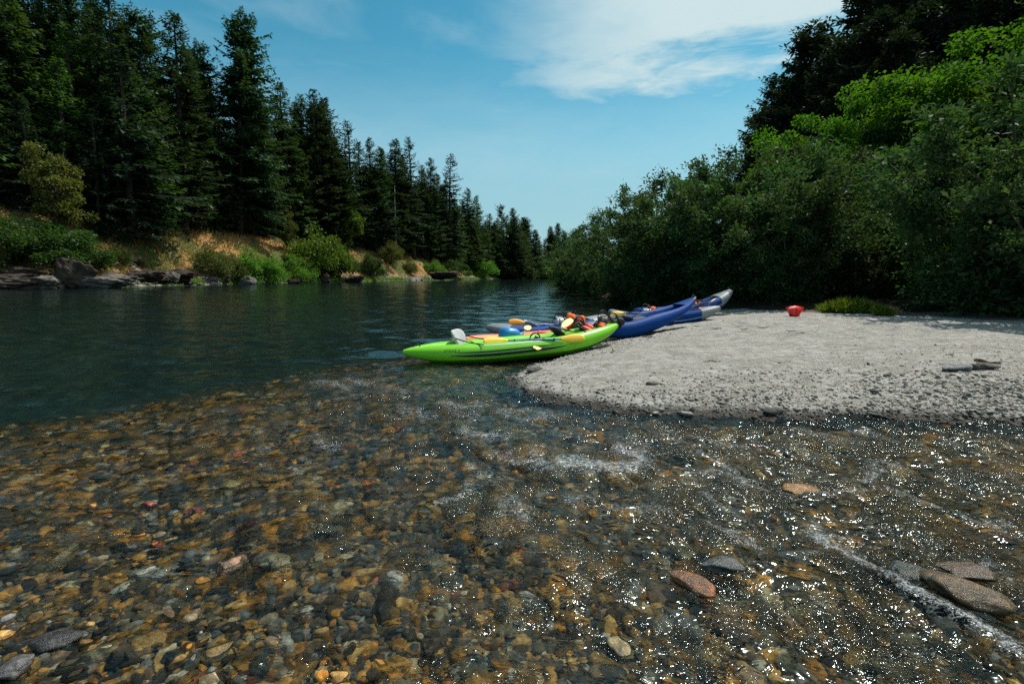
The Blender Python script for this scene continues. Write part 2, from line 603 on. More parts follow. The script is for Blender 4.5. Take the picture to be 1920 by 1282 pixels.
# left bank: rows along the river, columns away from it
ys = 25 * 1.0085 ** np.arange(400)
ds = np.concatenate([np.linspace(-8, 26, 90), np.linspace(27, 480, 70)])
Yg = np.repeat(ys[:, None], len(ds), 1)
Xg = lx(BANK, Yg) - ds[None, :] / .93
lb = link('left_bank', make_mesh('left_bank', np.stack([Xg, Yg, left_z(Xg, Yg)], -1).reshape(-1, 3), grid_faces(len(ys), len(ds))), bank_mat('left_bank_earth'))
tag(lb, 'sloping far bank with rock, scree and sun dried grass', kind='structure')
ys = np.concatenate([np.linspace(-6, 30, 90), 30 * 1.012 ** np.arange(1, 250)])
ds = np.concatenate([np.linspace(-6, 14, 60), np.linspace(15, 260, 60)])
Yg = np.repeat(ys[:, None], len(ds), 1)
Xg = lx(WILL, Yg) + ds[None, :] / .85
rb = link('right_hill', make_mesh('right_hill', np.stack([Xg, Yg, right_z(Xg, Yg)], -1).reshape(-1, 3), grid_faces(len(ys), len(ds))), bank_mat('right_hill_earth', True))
tag(rb, 'shaded wooded hillside behind the willows', kind='structure')

# ------------------------------------------------------------------ water
FOAM = [([(1050, 872), (1095, 880), (1140, 888), (1185, 888), (1206, 868), (1195, 848), (1160, 838)], 13, 1.0),
        ([(1110, 850), (1150, 862), (1180, 872)], 14, .62),
        ([(1285, 890), (1340, 884), (1385, 898), (1435, 930)], 10, .85),
        ([(1315, 932), (1340, 950), (1375, 965), (1412, 984)], 9, .8),
        ([(1545, 1012), (1600, 1040), (1650, 1078), (1700, 1112), (1760, 1148), (1830, 1180), (1890, 1212)], 17, 1.0),
        ([(1600, 1030), (1640, 1060), (1680, 1080)], 16, .8),
        ([(815, 952), (850, 945), (876, 930), (880, 905)], 11, .85), ([(1060, 930), (1090, 945)], 7, .7),
        ([(1590, 885), (1640, 893), (1680, 885)], 10, .62), ([(1840, 858), (1875, 880), (1900, 908)], 12, .7),
        ([(1720, 845), (1780, 872), (1810, 905)], 10, .55), ([(1400, 870), (1470, 880)], 9, .5),
        ([(690, 735), (740, 745), (800, 735), (860, 725)], 12, .55), ([(760, 770), (830, 790), (900, 800), (960, 812)], 12, .55),
        ([(720, 885), (740, 870)], 8, .6), ([(575, 985), (600, 995)], 6, .6), ([(240, 1088), (290, 1075), (310, 1060)], 7, .5),
        ([(880, 830), (940, 850), (1000, 850)], 12, .5), ([(640, 760), (700, 800)], 12, .42), ([(1890, 1080), (1860, 1060), (1820, 1062)], 8, .75),
        ([(1340, 1215), (1380, 1240), (1420, 1262)], 7, .5), ([(150, 1005), (220, 990)], 7, .4), ([(1000, 700), (960, 760), (1100, 800)], 12, .4)]


def foam_at(x, y):
    f = np.zeros(x.shape)
    fg = np.random.default_rng(8)
    extra = []
    for k in range(64):
        px, py = fg.uniform(880, 1915), fg.uniform(800, 1010)
        if k > 42: px, py = fg.uniform(560, 1000), fg.uniform(715, 860)
        L, a = fg.uniform(18, 60), fg.normal(.35, .35)
        if not k % 3: px, py = fg.uniform(1350, 1900), fg.uniform(820, 1120)
        c, d_ = math.cos(a) * L, math.sin(a) * L * .6
        extra.append(([(px - c, py - d_), (px, py + fg.normal(0, 5)), (px + c, py + d_)], fg.uniform(8, 17), fg.uniform(.5, .85)))
    for pts, w, s in FOAM + extra:
        P = [at(*q) for q in pts]
        for a, b in zip(P[:-1], P[1:]):
            ex, ey = b[0] - a[0], b[1] - a[1]
            t = np.clip(((x - a[0]) * ex + (y - a[1]) * ey) / (ex * ex + ey * ey), 0, 1)
            cx, cy = a[0] + t * ex, a[1] + t * ey
            ww = w * cy / F * 3.4 * (.55 + .9 * vnoise(x * 6, y * 6))
            d = np.hypot(x - cx, (y - cy) * .55)
            f = np.maximum(f, s * np.clip(1.08 - d / ww, 0, 1))
    return f


def water_mat():
    m, nt, out = newmat('river_water')
    N = NT(nt)
    pos = N.n('ShaderNodeNewGeometry').outputs['Position']
    rif = N.n('ShaderNodeAttribute', attribute_name='riffle').outputs['Fac']
    foam = N.n('ShaderNodeAttribute', attribute_name='foam').outputs['Fac']
    rif = N.math('MAXIMUM', rif, N.math('MULTIPLY', foam, 1.5))
    mp = N.n('ShaderNodeMapping')
    mp.inputs['Scale'].default_value = (1.0, 1.45, 1)
    mp.inputs['Rotation'].default_value = (0, 0, -.35)
    N.l(pos, mp.inputs[0])
    fine = N.noise(mp.outputs[0], 30, 1, .5, .7)
    mid = N.noise(mp.outputs[0], 11, 1, .5, .6)
    big = N.noise(mp.outputs[0], 2.6, 1, .5, .4)
    swell = N.noise(pos, .35, 3, .5)
    patch = N.noise(pos, 2.2, 2, .5)
    h1 = N.math('MULTIPLY', N.math('MULTIPLY', N.math('MULTIPLY', fine.outputs[0], N.mrange(patch.outputs[0], .42, .66, .06, 2.1)), N.math('ADD', N.math('MULTIPLY', rif, 1.0), .004)), .024)
    h2 = N.math('MULTIPLY', N.math('MULTIPLY', mid.outputs[0], N.math('ADD', N.math('MULTIPLY', rif, .9), .08)), .042)
    h3 = N.math('MULTIPLY', N.math('MULTIPLY', big.outputs[0], N.math('ADD', swell.outputs[0], .0)), .030)
    h = N.math('ADD', N.math('ADD', h1, h2), h3)
    bp = N.n('ShaderNodeBump')
    bp.inputs['Strength'].default_value = .9
    bp.inputs['Distance'].default_value = 1.0
    N.l(h, bp.inputs['Height'])
    nrm = bp.outputs[0]
    tr = N.n('ShaderNodeBsdfTransparent')
    tr.inputs[0].default_value = (.90, .97, .94, 1)
    rf = N.n('ShaderNodeBsdfRefraction')
    rf.inputs['IOR'].default_value = 1.33
    rf.inputs['Roughness'].default_value = 0
    rf.inputs[0].default_value = (.90, .97, .94, 1)
    N.l(nrm, rf.inputs['Normal'])
    und = N.n('ShaderNodeMixShader', i_0=.86)
    N.l(tr.outputs[0], und.inputs[1])
    N.l(rf.outputs[0], und.inputs[2])
    gl = N.n('ShaderNodeBsdfGlossy')
    N.l(N.math('ADD', N.math('MULTIPLY', rif, .11), .045), gl.inputs['Roughness'])
    gl.inputs[0].default_value = (.60, .71, .72, 1)
    N.l(nrm, gl.inputs['Normal'])
    fr = N.n('ShaderNodeFresnel')
    fr.inputs['IOR'].default_value = 1.33
    N.l(nrm, fr.inputs['Normal'])
    w = N.n('ShaderNodeMixShader')
    N.l(fr.outputs[0], w.inputs[0])
    N.l(und.outputs[0], w.inputs[1])
    N.l(gl.outputs[0], w.inputs[2])
    # foam: bubbly white water where the riffle breaks
    b1 = N.noise(mp.outputs[0], 85, 3, .8, .8)
    b2 = N.noise(mp.outputs[0], 17, 4, .75, 1.2)
    s = N.math('ADD', N.math('MULTIPLY', b1.outputs[0], .55), N.math('MULTIPLY', b2.outputs[0], .45))
    th = N.math('SUBTRACT', .71, N.math('MULTIPLY', foam, .245))
    mk = N.math('MULTIPLY', N.math('SUBTRACT', s, th), 9.0, True)
    mk = N.math('MULTIPLY', mk, .85)
    fd = N.n('ShaderNodeBsdfPrincipled')
    fd.inputs['Base Color'].default_value = (.70, .74, .76, 1)
    fd.inputs['Roughness'].default_value = .35
    N.l(N.bump(b1.outputs[0], .8, .03), fd.inputs['Normal'])
    o = N.n('ShaderNodeMixShader')
    N.l(mk, o.inputs[0])
    N.l(w.outputs[0], o.inputs[1])
    N.l(fd.outputs[0], o.inputs[2])
    N.l(o.outputs[0], out.inputs[0])
    return m


NA = 760
X, Y, nr = polar_grid(1.0, 1300, 1.0068, -62, 62, NA)
rr = np.hypot(X, Y)
riff = sstep(-1.5, 1.2, X - lx(SHELF, Y)) * (.35 + .65 * sstep(-1.6, 1.8, X + .4)) * sstep(14, 8, rr)
riff = np.clip(riff * (.75 + .9 * fbm(X * .9, Y * .9, 2)), 0, 1)
foam = np.maximum(foam_at(X, Y), .42 * riff * sstep(.52, .75, vnoise(X * 1.7 + 5, Y * 2.6)) * sstep(1.9, 3.2, rr))
H = np.zeros_like(X)
rng = np.random.default_rng(3)
flow = R(205)
for k in range(46):
    lam = .14 * (14 / .14) ** (k / 45)
    a = (R(262) if k % 2 else flow) + rng.normal(0, .55)
    kx, ky = math.cos(a) * 2 * math.pi / lam, math.sin(a) * 2 * math.pi / lam
    ph = rng.random() * 6.28
    amp_calm = .0028 * lam if lam < 1.6 else (.0028 * 1.6 if lam < 4 else .003)
    amp_rif = .0105 * lam ** .8 if lam < 1.3 else .002
    fade = sstep(2.5, 5, lam / (rr * .0068))
    warp = 2.2 * fbm(X / lam * .35 + k, Y / lam * .35, 2) if k < 30 else 0
    H += fade * (amp_calm * (1 - riff) + amp_rif * riff) * np.sin(kx * X + ky * Y + ph + warp)
H += foam * .026 * (.6 + .8 * vnoise(X * 16, Y * 16)) + riff * .02 * fbm(X * 2.6, Y * 3.4, 3)
wm = make_mesh('river_water', np.stack([X, Y, H], -1).reshape(-1, 3), grid_faces(nr, NA))
for nm, arr in (('riffle', riff), ('foam', foam)):
    at_ = wm.attributes.new(nm, 'FLOAT', 'POINT')
    at_.data.foreach_set('value', arr.ravel().astype(np.float32))
water = link('river_water', wm, water_mat())
tag(water, 'clear river, rippling over stones and dark green where deep', kind='structure')


def water_h(x, y): return 0.0


# ------------------------------------------------------------------ stones


def ico(n):
    import bmesh
    bm = bmesh.new()
    bmesh.ops.create_icosphere(bm, subdivisions=n, radius=1)
    v = np.array([q.co[:] for q in bm.verts])
    f = np.array([[q.index for q in t.verts] for t in bm.faces])
    bm.free()
    return v, f


ICO = {n: ico(n) for n in (1, 2, 3, 4, 5)}


def lump(n, seed, amp=.28, facet=0.0):
    """an uneven rounded stone of about unit radius"""
    v, f = ICO[n]
    g = np.random.default_rng(seed)
    v = v.copy()
    k = np.ones(len(v))
    for q in range(7):
        d = g.normal(size=3)
        d /= np.linalg.norm(d)
        k += amp * .35 * np.sin(v @ d * g.uniform(1.2, 3.2) + g.uniform(0, 6.28))
    for q in range(int(4 + facet * 6)):
        d = g.normal(size=3)
        d /= np.linalg.norm(d)
        lim = g.uniform(.62, .9)
        pr = (v * k[:, None]) @ d
        k = np.where(pr > lim, k * (1 - (1 - lim / np.maximum(pr, 1e-6)) * (.7 + .3 * facet)), k)
    return v * k[:, None], f


LUMPS1 = [lump(1 + 1, s, .35, .3)[0] for s in range(20, 32)]
LUMPS0 = []
for s in range(20, 32):
    LUMPS0.append(lump(1, s, .35, .3)[0])

WETCOL = [((.36, .18, .040), 'ochre brown', 6), ((.36, .215, .075), 'tan', 5), ((.10, .083, .052), 'olive grey', 4), ((.05, .05, .05), 'dark grey', 6),
          ((.46, .20, .035), 'orange', 3), ((.32, .09, .045), 'rust red', .35), ((.44, .36, .23), 'pale buff', 2), ((.085, .055, .034), 'dark brown', 6), ((.20, .185, .165), 'mid grey', 2)]
_w = np.array([c[2] for c in WETCOL], float)
_w /= _w.sum()
_wc = np.array([c[0] for c in WETCOL])


def rot_mats(n, g, tilt=.35):
    a = g.uniform(0, 2 * math.pi, n)
    b = g.normal(0, tilt, n)
    c = g.normal(0, tilt, n)
    ca, sa, cb, sb, cc, sc = np.cos(a), np.sin(a), np.cos(b), np.sin(b), np.cos(c), np.sin(c)
    Rz = np.zeros((n, 3, 3))
    Rz[:, 0, 0] = ca; Rz[:, 0, 1] = -sa; Rz[:, 1, 0] = sa; Rz[:, 1, 1] = ca; Rz[:, 2, 2] = 1
    Ry = np.zeros((n, 3, 3))
    Ry[:, 0, 0] = cb; Ry[:, 0, 2] = sb; Ry[:, 2, 0] = -sb; Ry[:, 2, 2] = cb; Ry[:, 1, 1] = 1
    Rx = np.zeros((n, 3, 3))
    Rx[:, 1, 1] = cc; Rx[:, 1, 2] = -sc; Rx[:, 2, 1] = sc; Rx[:, 2, 2] = cc; Rx[:, 0, 0] = 1
    return Rx @ Ry @ Rz if False else Rz @ Ry @ Rx


def scatter(name, P, rad, flat, cols, mat, lumps, n, g):
    """many pebbles baked as one loose ground cover"""
    rad = np.minimum(rad, np.quantile(rad, .985))
    f0 = ICO[n][1]
    Vs, Fs, Cs, off = [], [], [], 0
    which = g.integers(0, len(lumps), len(P))
    for w, L in enumerate(lumps):
        idx = np.where(which == w)[0]
        if not len(idx): continue
        S = np.stack([rad[idx] * g.uniform(.85, 1.45, len(idx)), rad[idx] * g.uniform(.7, 1.05, len(idx)), rad[idx] * flat[idx]], -1)
        Rm = rot_mats(len(idx), g)
        V = np.einsum('nij,nkj->nki', Rm, L[None] * S[:, None, :]) + P[idx][:, None, :]
        Vs.append(V.reshape(-1, 3))
        Fs.append((f0[None] + (off + np.arange(len(idx)) * len(L))[:, None, None]).reshape(-1, 3))
        Cs.append(np.repeat(cols[idx], len(L), 0))
        off += len(idx) * len(L)
    me = make_mesh(name, np.concatenate(Vs), np.concatenate(Fs))
    ca = me.color_attributes.new('tint', 'FLOAT_COLOR', 'POINT')
    c4 = np.concatenate([np.concatenate(Cs), np.ones((off, 1))], 1).astype(np.float32)
    ca.data.foreach_set('color', c4.ravel())
    return link(name, me, mat)


def sample_fan(n, y0, y1, g, xl=1.14, xo=.4, power=1.0):
    """random ground points in the visible fan, denser near the viewer"""
    u = g.random(n)
    y = y0 * (y1 / y0) ** (u ** power)
    x = g.uniform(-1, 1, n) * (xl * y + xo)
    return x, y


g = np.random.default_rng(21)
# near pebbles (rounder, finer mesh)
x, y = sample_fan(29000, 1.15, 3.8, g, 1.35, 1.3)
keep = (sdist(BARPOLY, x, y) < .03) & (g.random(len(x)) > sstep(.2, 2.6, lx(SHELF, y) - x))
x, y = x[keep], y[keep]
rad = np.exp(g.normal(math.log(.0165), .48, len(x))) * (1 + .10 * y)
P = np.stack([x, y, bed_z(x, y) + rad * g.uniform(-.1, .35, len(x))], -1)
cols = _wc[g.choice(len(_wc), len(x), p=_w)] * np.exp(g.normal(.22, .78, (len(x), 1)))
cols = cols * np.minimum(1, .62 / cols.max(1, keepdims=True))
o = scatter('submerged_pebbles', P, rad, g.uniform(.45, .75, len(x)), cols, M['pebble_wet'], LUMPS1, 2, g)
tag(o, 'brown and grey pebbles covering the near riverbed', kind='stuff')
x, y = sample_fan(48000, 3.6, 10.5, g, 1.3, 1.0)
keep = (sdist(BARPOLY, x, y) < .06) & (g.random(len(x)) > sstep(.2, 2.8, lx(SHELF, y) - x))
x, y = x[keep], y[keep]
rad = np.exp(g.normal(math.log(.024), .48, len(x))) * (1 + .06 * y)
P = np.stack([x, y, bed_z(x, y) + rad * g.uniform(-.1, .35, len(x))], -1)
cols = _wc[g.choice(len(_wc), len(x), p=_w)] * np.exp(g.normal(.22, .78, (len(x), 1)))
cols = cols * np.minimum(1, .62 / cols.max(1, keepdims=True))
o = scatter('submerged_gravel', P, rad, g.uniform(.45, .75, len(x)), cols, M['pebble_wet'], LUMPS0, 1, g)
tag(o, 'brown and grey gravel covering the riverbed further out', kind='stuff')

# dry gravel on the bar: thick by the water's edge and to the right
x, y = sample_fan(80000, 4.6, 12.5, g, power=1.25)
d = sdist(BARPOLY, x, y)
dens = np.clip(1.15 - d / (.6 + .42 * np.clip(x - .5, 0, 6)), 0, 1) * (.45 + 1.1 * vnoise(x * 1.6, y * 2.2)) + .025 + .5 * (d < .26)
keep = (d > -.2) & (x > -.2) & (g.random(len(x)) < dens)
x, y, d = x[keep], y[keep], d[keep]
rad = np.exp(g.normal(math.log(.011), .5, len(x))) * (1 + .5 * np.clip(1 - d / 1.6, 0, 1)) * (.8 + .05 * y)
rad = np.where(d > 1.5, rad * .6, rad) * (.66 + .34 * sstep(2.2, 5.0, x - .15 * y)) * np.where(d < .34, .9, 1)
P = np.stack([x, y, bar_z(x, y) + rad * .12], -1)
dry = np.array([(.42, .41, .38), (.33, .315, .29), (.50, .49, .46), (.13, .12, .11), (.34, .30, .24), (.24, .235, .23), (.40, .31, .22)])
cols = dry[g.choice(7, len(x), p=[.30, .22, .24, .05, .07, .09, .03])] * g.uniform(.75, 1.15, (len(x), 1))
cols = np.where((d + .3 * fbm(x * 3, y * 3, 3) < .17)[:, None], cols * .28, cols)
o = scatter('dry_gravel', P, rad, g.uniform(.25, .55, len(x)), cols, M['pebble_dry'], LUMPS0, 1, g)
tag(o, 'grey dry gravel strewn along the edge of the bar', kind='stuff')

def rough3(v, s, a=.07, fr=3.0):
    k = np.zeros(len(v))
    for o_ in range(3):
        q = v * fr * 2 ** o_ + 31 + s
        k += .5 ** o_ * (vnoise(q[:, 0] + q[:, 2] * .7, q[:, 1] - q[:, 2] * .7) + vnoise(q[:, 1] + 9, q[:, 2] + q[:, 0] * .5) - 1)
    return v * (1 + a * k)[:, None]


STONE_ME = []
for s in range(14):
    v, f = lump(4, 100 + s, .34, .9)
    v = rough3(v, s)
    me = make_mesh('river_stone', v, f)
    me.materials.append(M['stone_wet'])
    STONE_ME.append(me)
DRY_ME = []
for s in range(8):
    v, f = lump(3, 200 + s, .3, .8)
    me = make_mesh('bar_stone', v, f)
    me.materials.append(M['stone_dry'])
    DRY_ME.append(me)


def stone(name, me, p, size, rz, col, label, cat, group=None, tilt=(0, 0)):
    o = bpy.data.objects.new(name, me)
    COL.objects.link(o)
    o.location = p
    o.scale = size
    o.rotation_euler = (tilt[0], tilt[1], rz)
    o.color = tuple(col) + (1,)
    return tag(o, label, cat, group)


# single stones one can point to: px, py, length px, breadth px, angle in plan, colour, top above water, label
NAMED = [
    (1312, 1110, 88, 46, -32, (.34, .12, .035), .03, 'orange brown oblong stone breaking the surface in the near riffle'),
    (1362, 1070, 90, 44, 8, (.085, .10, .105), .03, 'slate grey stone with pale top just behind the orange oblong stone'),
    (1713, 1083, 92, 62, -5, (.030, .050, .055), .03, 'smooth dark bluish stone beside the long white streak of foam'),
    (1828, 1135, 170, 72, -33, (.16, .10, .040), .05, 'long mossy brown stone, largest in the near shallows'),
    (1815, 1080, 105, 48, -8, (.11, .07, .045), .03, 'brown stone wedged behind the long mossy brown stone'),
    (1508, 927, 82, 44, -5, (.40, .19, .035), .04, 'rounded amber stone alone in the rippled channel right of the foam'),
    (1282, 1038, 62, 46, -30, (.30, .22, .10), -.03, 'olive tan stone under water above the slate grey stone'),
    (616, 996, 56, 36, 12, (.18, .15, .10), .012, 'tan stone poking out amid dark water in mid stream'),
    (720, 1142, 46, 66, 0, (.15, .095, .045), .015, 'dark brown egg shaped stone standing upright in the shallows'),
    (405, 1221, 66, 46, 28, (.27, .18, .05), .01, 'ochre stone crossed by a white vein at the lower edge'),
    (487, 1257, 40, 34, 10, (.20, .165, .12), .015, 'round greyish brown pebble right of the veined ochre stone'),
    (18, 1258, 62, 46, 20, (.16, .16, .17), .03, 'grey white stone cut by the lower left corner'),
    (95, 1195, 84, 54, 35, (.035, .035, .037), .01, 'black stone with pale flank near the lower left corner'),
    (432, 1060, 60, 42, 15, (.42, .24, .155), -.03, 'pinkish stone under water left of the pale mottled stone'),
    (522, 1060, 58, 42, 18, (.40, .33, .20), -.02, 'pale mottled buff stone right of the pinkish stone'),
    (272, 1080, 80, 48, 15, (.34, .34, .29), -.03, 'pale greenish grey stone under ripples'),
    (430, 916, 42, 24, 18, (.44, .34, .13), -.03, 'yellowish oval stone under water towards the pool'),
    (508, 904, 76, 26, 22, (.44, .22, .04), -.04, 'long amber stone right of the yellowish oval stone'),
    (160, 951, 44, 22, 20, (.46, .21, .04), -.04, 'small orange stone on the bed near the dark pool edge'),
    (362, 960, 36, 18, 20, (.42, .07, .04), -.03, 'bright red stone on the bed left of mid stream'),
    (278, 946, 32, 16, 20, (.38, .06, .04), -.03, 'small red stone left of the bright red stone'),
    (1078, 822, 52, 26, 5, (.40, .26, .155), .01, 'pinkish tan stone just below the tip of the gravel bar'),
    (945, 812, 32, 14, 5, (.42, .42, .39), .02, 'white pebble among riffles off the tip of the bar'),
    (1888, 1010, 40, 24, -20, (.36, .075, .035), -.02, 'rust red stone at the right edge of the channel'),
    (1385, 1190, 70, 50, -20, (.20, .10, .06), -.05, 'reddish brown slab under water below the orange oblong stone'),
    (960, 1180, 60, 46, 10, (.26, .19, .10), -.03, 'tan cobble half buried in dark gravel near the lower centre'),
    (1165, 1210, 62, 54, 0, (.28, .23, .11), -.03, 'olive buff cobble under water near the lower centre'),
    (1035, 940, 50, 18, -35, (.40, .20, .04), .01, 'slanting orange sliver of rock beside white water'),
]
DRYTOP = []
for i, (px, py, L, B, ang, col, top, lab) in enumerate(NAMED):
    p = at(px, py, min(top, 0) - .01)
    k = p[1] / F / CT
    sx, sy = L * k / 2, B * k / 2 * 1.05
    sz = max(.55 * min(sx, sy), .03)
    if B > L: sz = sy * .8
    col = tuple(c * (.8 if top > 0 else 1) for c in col)
    top = top - (.012 if px < 1000 and top > 0 else 0)
    r = stone('river_stone', STONE_ME[i % 14], (p[0], p[1] + sy * .3, top - sz * .85), (sx * 1.1, sy * 1.35, sz * 1.15), R(ang), col, lab, 'stone')

    if top > 0: DRYTOP.append(r)

# the 270 other largest cobbles
g = np.random.default_rng(77)
cx, cy, cr = [], [], []
named_xy = np.array([at(q[0], q[1])[:2] for q in NAMED])
tries = 0
while len(cx) < 255 and tries < 9000:
    tries += 1
    y = 1.35 * (5.4 / 1.35) ** (g.random() ** .9)
    x = g.uniform(-1, 1) * (1.04 * y)
    if sdist(BARPOLY, np.array([x]), np.array([y]))[0] > -.08 or lx(SHELF, y) - x > .6: continue
    r = g.uniform(.026, .056) * (1 + .08 * y)
    if any(math.hypot(x - a, y - b) < (r + c) * 1.0 for a, b, c in zip(cx, cy, cr)): continue
    if np.min(np.hypot(named_xy[:, 0] - x, named_xy[:, 1] - y)) < r + .09: continue
    cx.append(x); cy.append(y); cr.append(r)
for x, y, r in zip(cx, cy, cr):
    k = g.choice(len(_wc), p=_w)
    col = _wc[k] * g.uniform(.9, 1.7)
    sz = r * g.uniform(.42, .62)
    z = min(bed_z(np.array([x]), np.array([y]))[0] + sz * .55, -.012 - sz)
    nm = WETCOL[k][1]
    co = stone('cobble', STONE_ME[int(g.integers(14))], (x, y, z), (r * g.uniform(1, 1.4), r * g.uniform(.75, 1), sz), g.uniform(0, 6.28), col,
          f'{nm} cobble lying among pebbles on the shallow riverbed', 'stone', f'{nm} cobbles on the riverbed', (g.normal(0, .2), g.normal(0, .2)))
    co.material_slots[0].link = 'OBJECT'
    co.material_slots[0].material = M['cobble']

# stones lying on the bar
BAR = [(1797, 705, 56, 20, 0, (.27, .29, .295), .6, 'smooth pale grey stone, largest on the gravel bar'),
       (1822, 704, 26, 13, 10, (.085, .085, .085), .7, 'small dark stone between the pale grey stone and the brown one'),
       (1848, 705, 36, 15, -15, (.10, .085, .065), .55, 'dark brown angular stone at the right end of the trio on the bar'),
       (1832, 780, 22, 22, 0, (.05, .052, .055), 1.2, 'black pointed rock at the right edge of the gravel'),
       (1452, 762, 34, 16, -5, (.075, .075, .075), .6, 'dark flat stone on the shingle by the channel'),
       (1222, 778, 18, 13, 0, (.12, .12, .115), .8, 'dark cube shaped stone standing in the water edge'),
       (1270, 776, 20, 10, 0, (.34, .34, .32), .7, 'pale stone with dark underside at the water edge'),
       (1285, 758, 24, 12, 10, (.36, .355, .33), .6, 'pale rounded stone on the cut edge of the bar'),
       (1418, 780, 26, 11, -25, (.36, .36, .345), .4, 'white flat slate slab lying by the water'),
       (1565, 776, 18, 9, 0, (.30, .25, .18), .7, 'small tan pebble on the wet shingle'),
       (1222, 724, 22, 7, 0, (.12, .10, .085), .6, 'brown stick like stone alone on smooth sand'),
       (1640, 741, 16, 9, 0, (.14, .16, .17), .7, 'bluish grey pebble in the middle of the gravel'),
       (1003, 693, 30, 12, 25, (.06, .062, .065), .4, 'dark slate stone in the shade under the green kayak'),
       (1730, 768, 26, 10, 0, (.36, .35, .33), .4, 'pale slab in the right hand shingle near the black rock'),
       (1230, 757, 16, 9, 0, (.35, .34, .32), .6, 'small white stone above the cube shaped stone'),
       (1640, 762, 22, 8, 0, (.09, .09, .088), .5, 'thin dark stone on the shingle below the bluish pebble')]
for i, (px, py, L, B, ang, col, fl, lab) in enumerate(BAR):
    p = at(px, py, .1)
    for _ in range(6):
        p = at(px, py, gz1(p[0], p[1]) + .02)
    k = p[1] / F / CT
    sx = L * k / 2
    sy = sx * .75
    sz = max(B * k / 2, sx * fl * .5)
    stone('bar_stone', DRY_ME[i % 8], (p[0], p[1], gz1(p[0], p[1]) + sz * .45), (sx * 1.1, sy, sz), R(ang), col, lab, 'stone')
# driftwood stick
p0, p1 = at(1826, 675, .47), at(1878, 683, .47)
for _ in range(5):
    p0, p1 = at(1826, 675, gz1(p0[0], p0[1]) + .03), at(1878, 683, gz1(p1[0], p1[1]) + .03)
t = np.linspace(0, 1, 9)[:, None]
pts = p0 * (1 - t) + p1 * t
pts[:, 2] += .012 * np.sin(t[:, 0] * 9)
o = link('driftwood_stick', make_mesh('driftwood_stick', *tube(pts - p0, np.array([.012, .02, .025, .028, .024, .02, .02, .013, .006]), 8)), M['twig'], loc=p0)
tag(o, 'dark driftwood stick lying on the sand above the stones', 'driftwood')

TWG = np.random.default_rng(19)
for k in range(16):
    x, y = TWG.uniform(2.5, 9), TWG.uniform(6.5, 13)
    if sdist(BARPOLY, np.array([x]), np.array([y]))[0] < .5: continue
    L, a = TWG.uniform(.10, .30), TWG.uniform(-.5, .5)
    t = np.linspace(-.5, .5, 6)
    pts = np.column_stack([t * L * math.cos(a), t * L * math.sin(a), .008 + .02 * np.sin(t * 5 + k) ** 2])
    o = link('twig', make_mesh('twig', *tube(pts, np.array([.003, .007, .008, .007, .006, .002]), 6)), M['twig'], loc=(x, y, gz1(x, y)))
    tag(o, 'small dark twig lying on the open sand of the bar', 'twig', 'twigs scattered over the bar')

# ------------------------------------------------------------------ trees


def kites(base, d, length, width, g, roll=None, tipw=.5):
    """flat four-cornered sprays: base point, unit direction, length, width -> verts, faces"""
    n = len(base)
    up = np.tile(np.array((0, 0, 1.0)), (n, 1))
    s = np.cross(d, up)
    s /= np.linalg.norm(s, axis=1)[:, None] + 1e-6
    nn = np.cross(s, d)
    if roll is None: roll = g.normal(0, .5, n)
    s = s * np.cos(roll)[:, None] + nn * np.sin(roll)[:, None]
    mid = base + d * (length * tipw)[:, None]
    mid = mid + np.cross(s, d) * (length * .06)[:, None]
    tip = base + d * length[:, None]
    V = np.stack([base, mid + s * (width / 2)[:, None], tip, mid - s * (width / 2)[:, None]], 1).reshape(-1, 3)
    i = np.arange(n)[:, None] * 4
    Fc = np.concatenate([i + np.array([[0, 1, 2]]), i + np.array([[0, 2, 3]])], 0)
    # keep the two halves of a kite welded: one island each
    return V, Fc


def unit(v): return v / (np.linalg.norm(v, axis=-1, keepdims=True) + 1e-9)


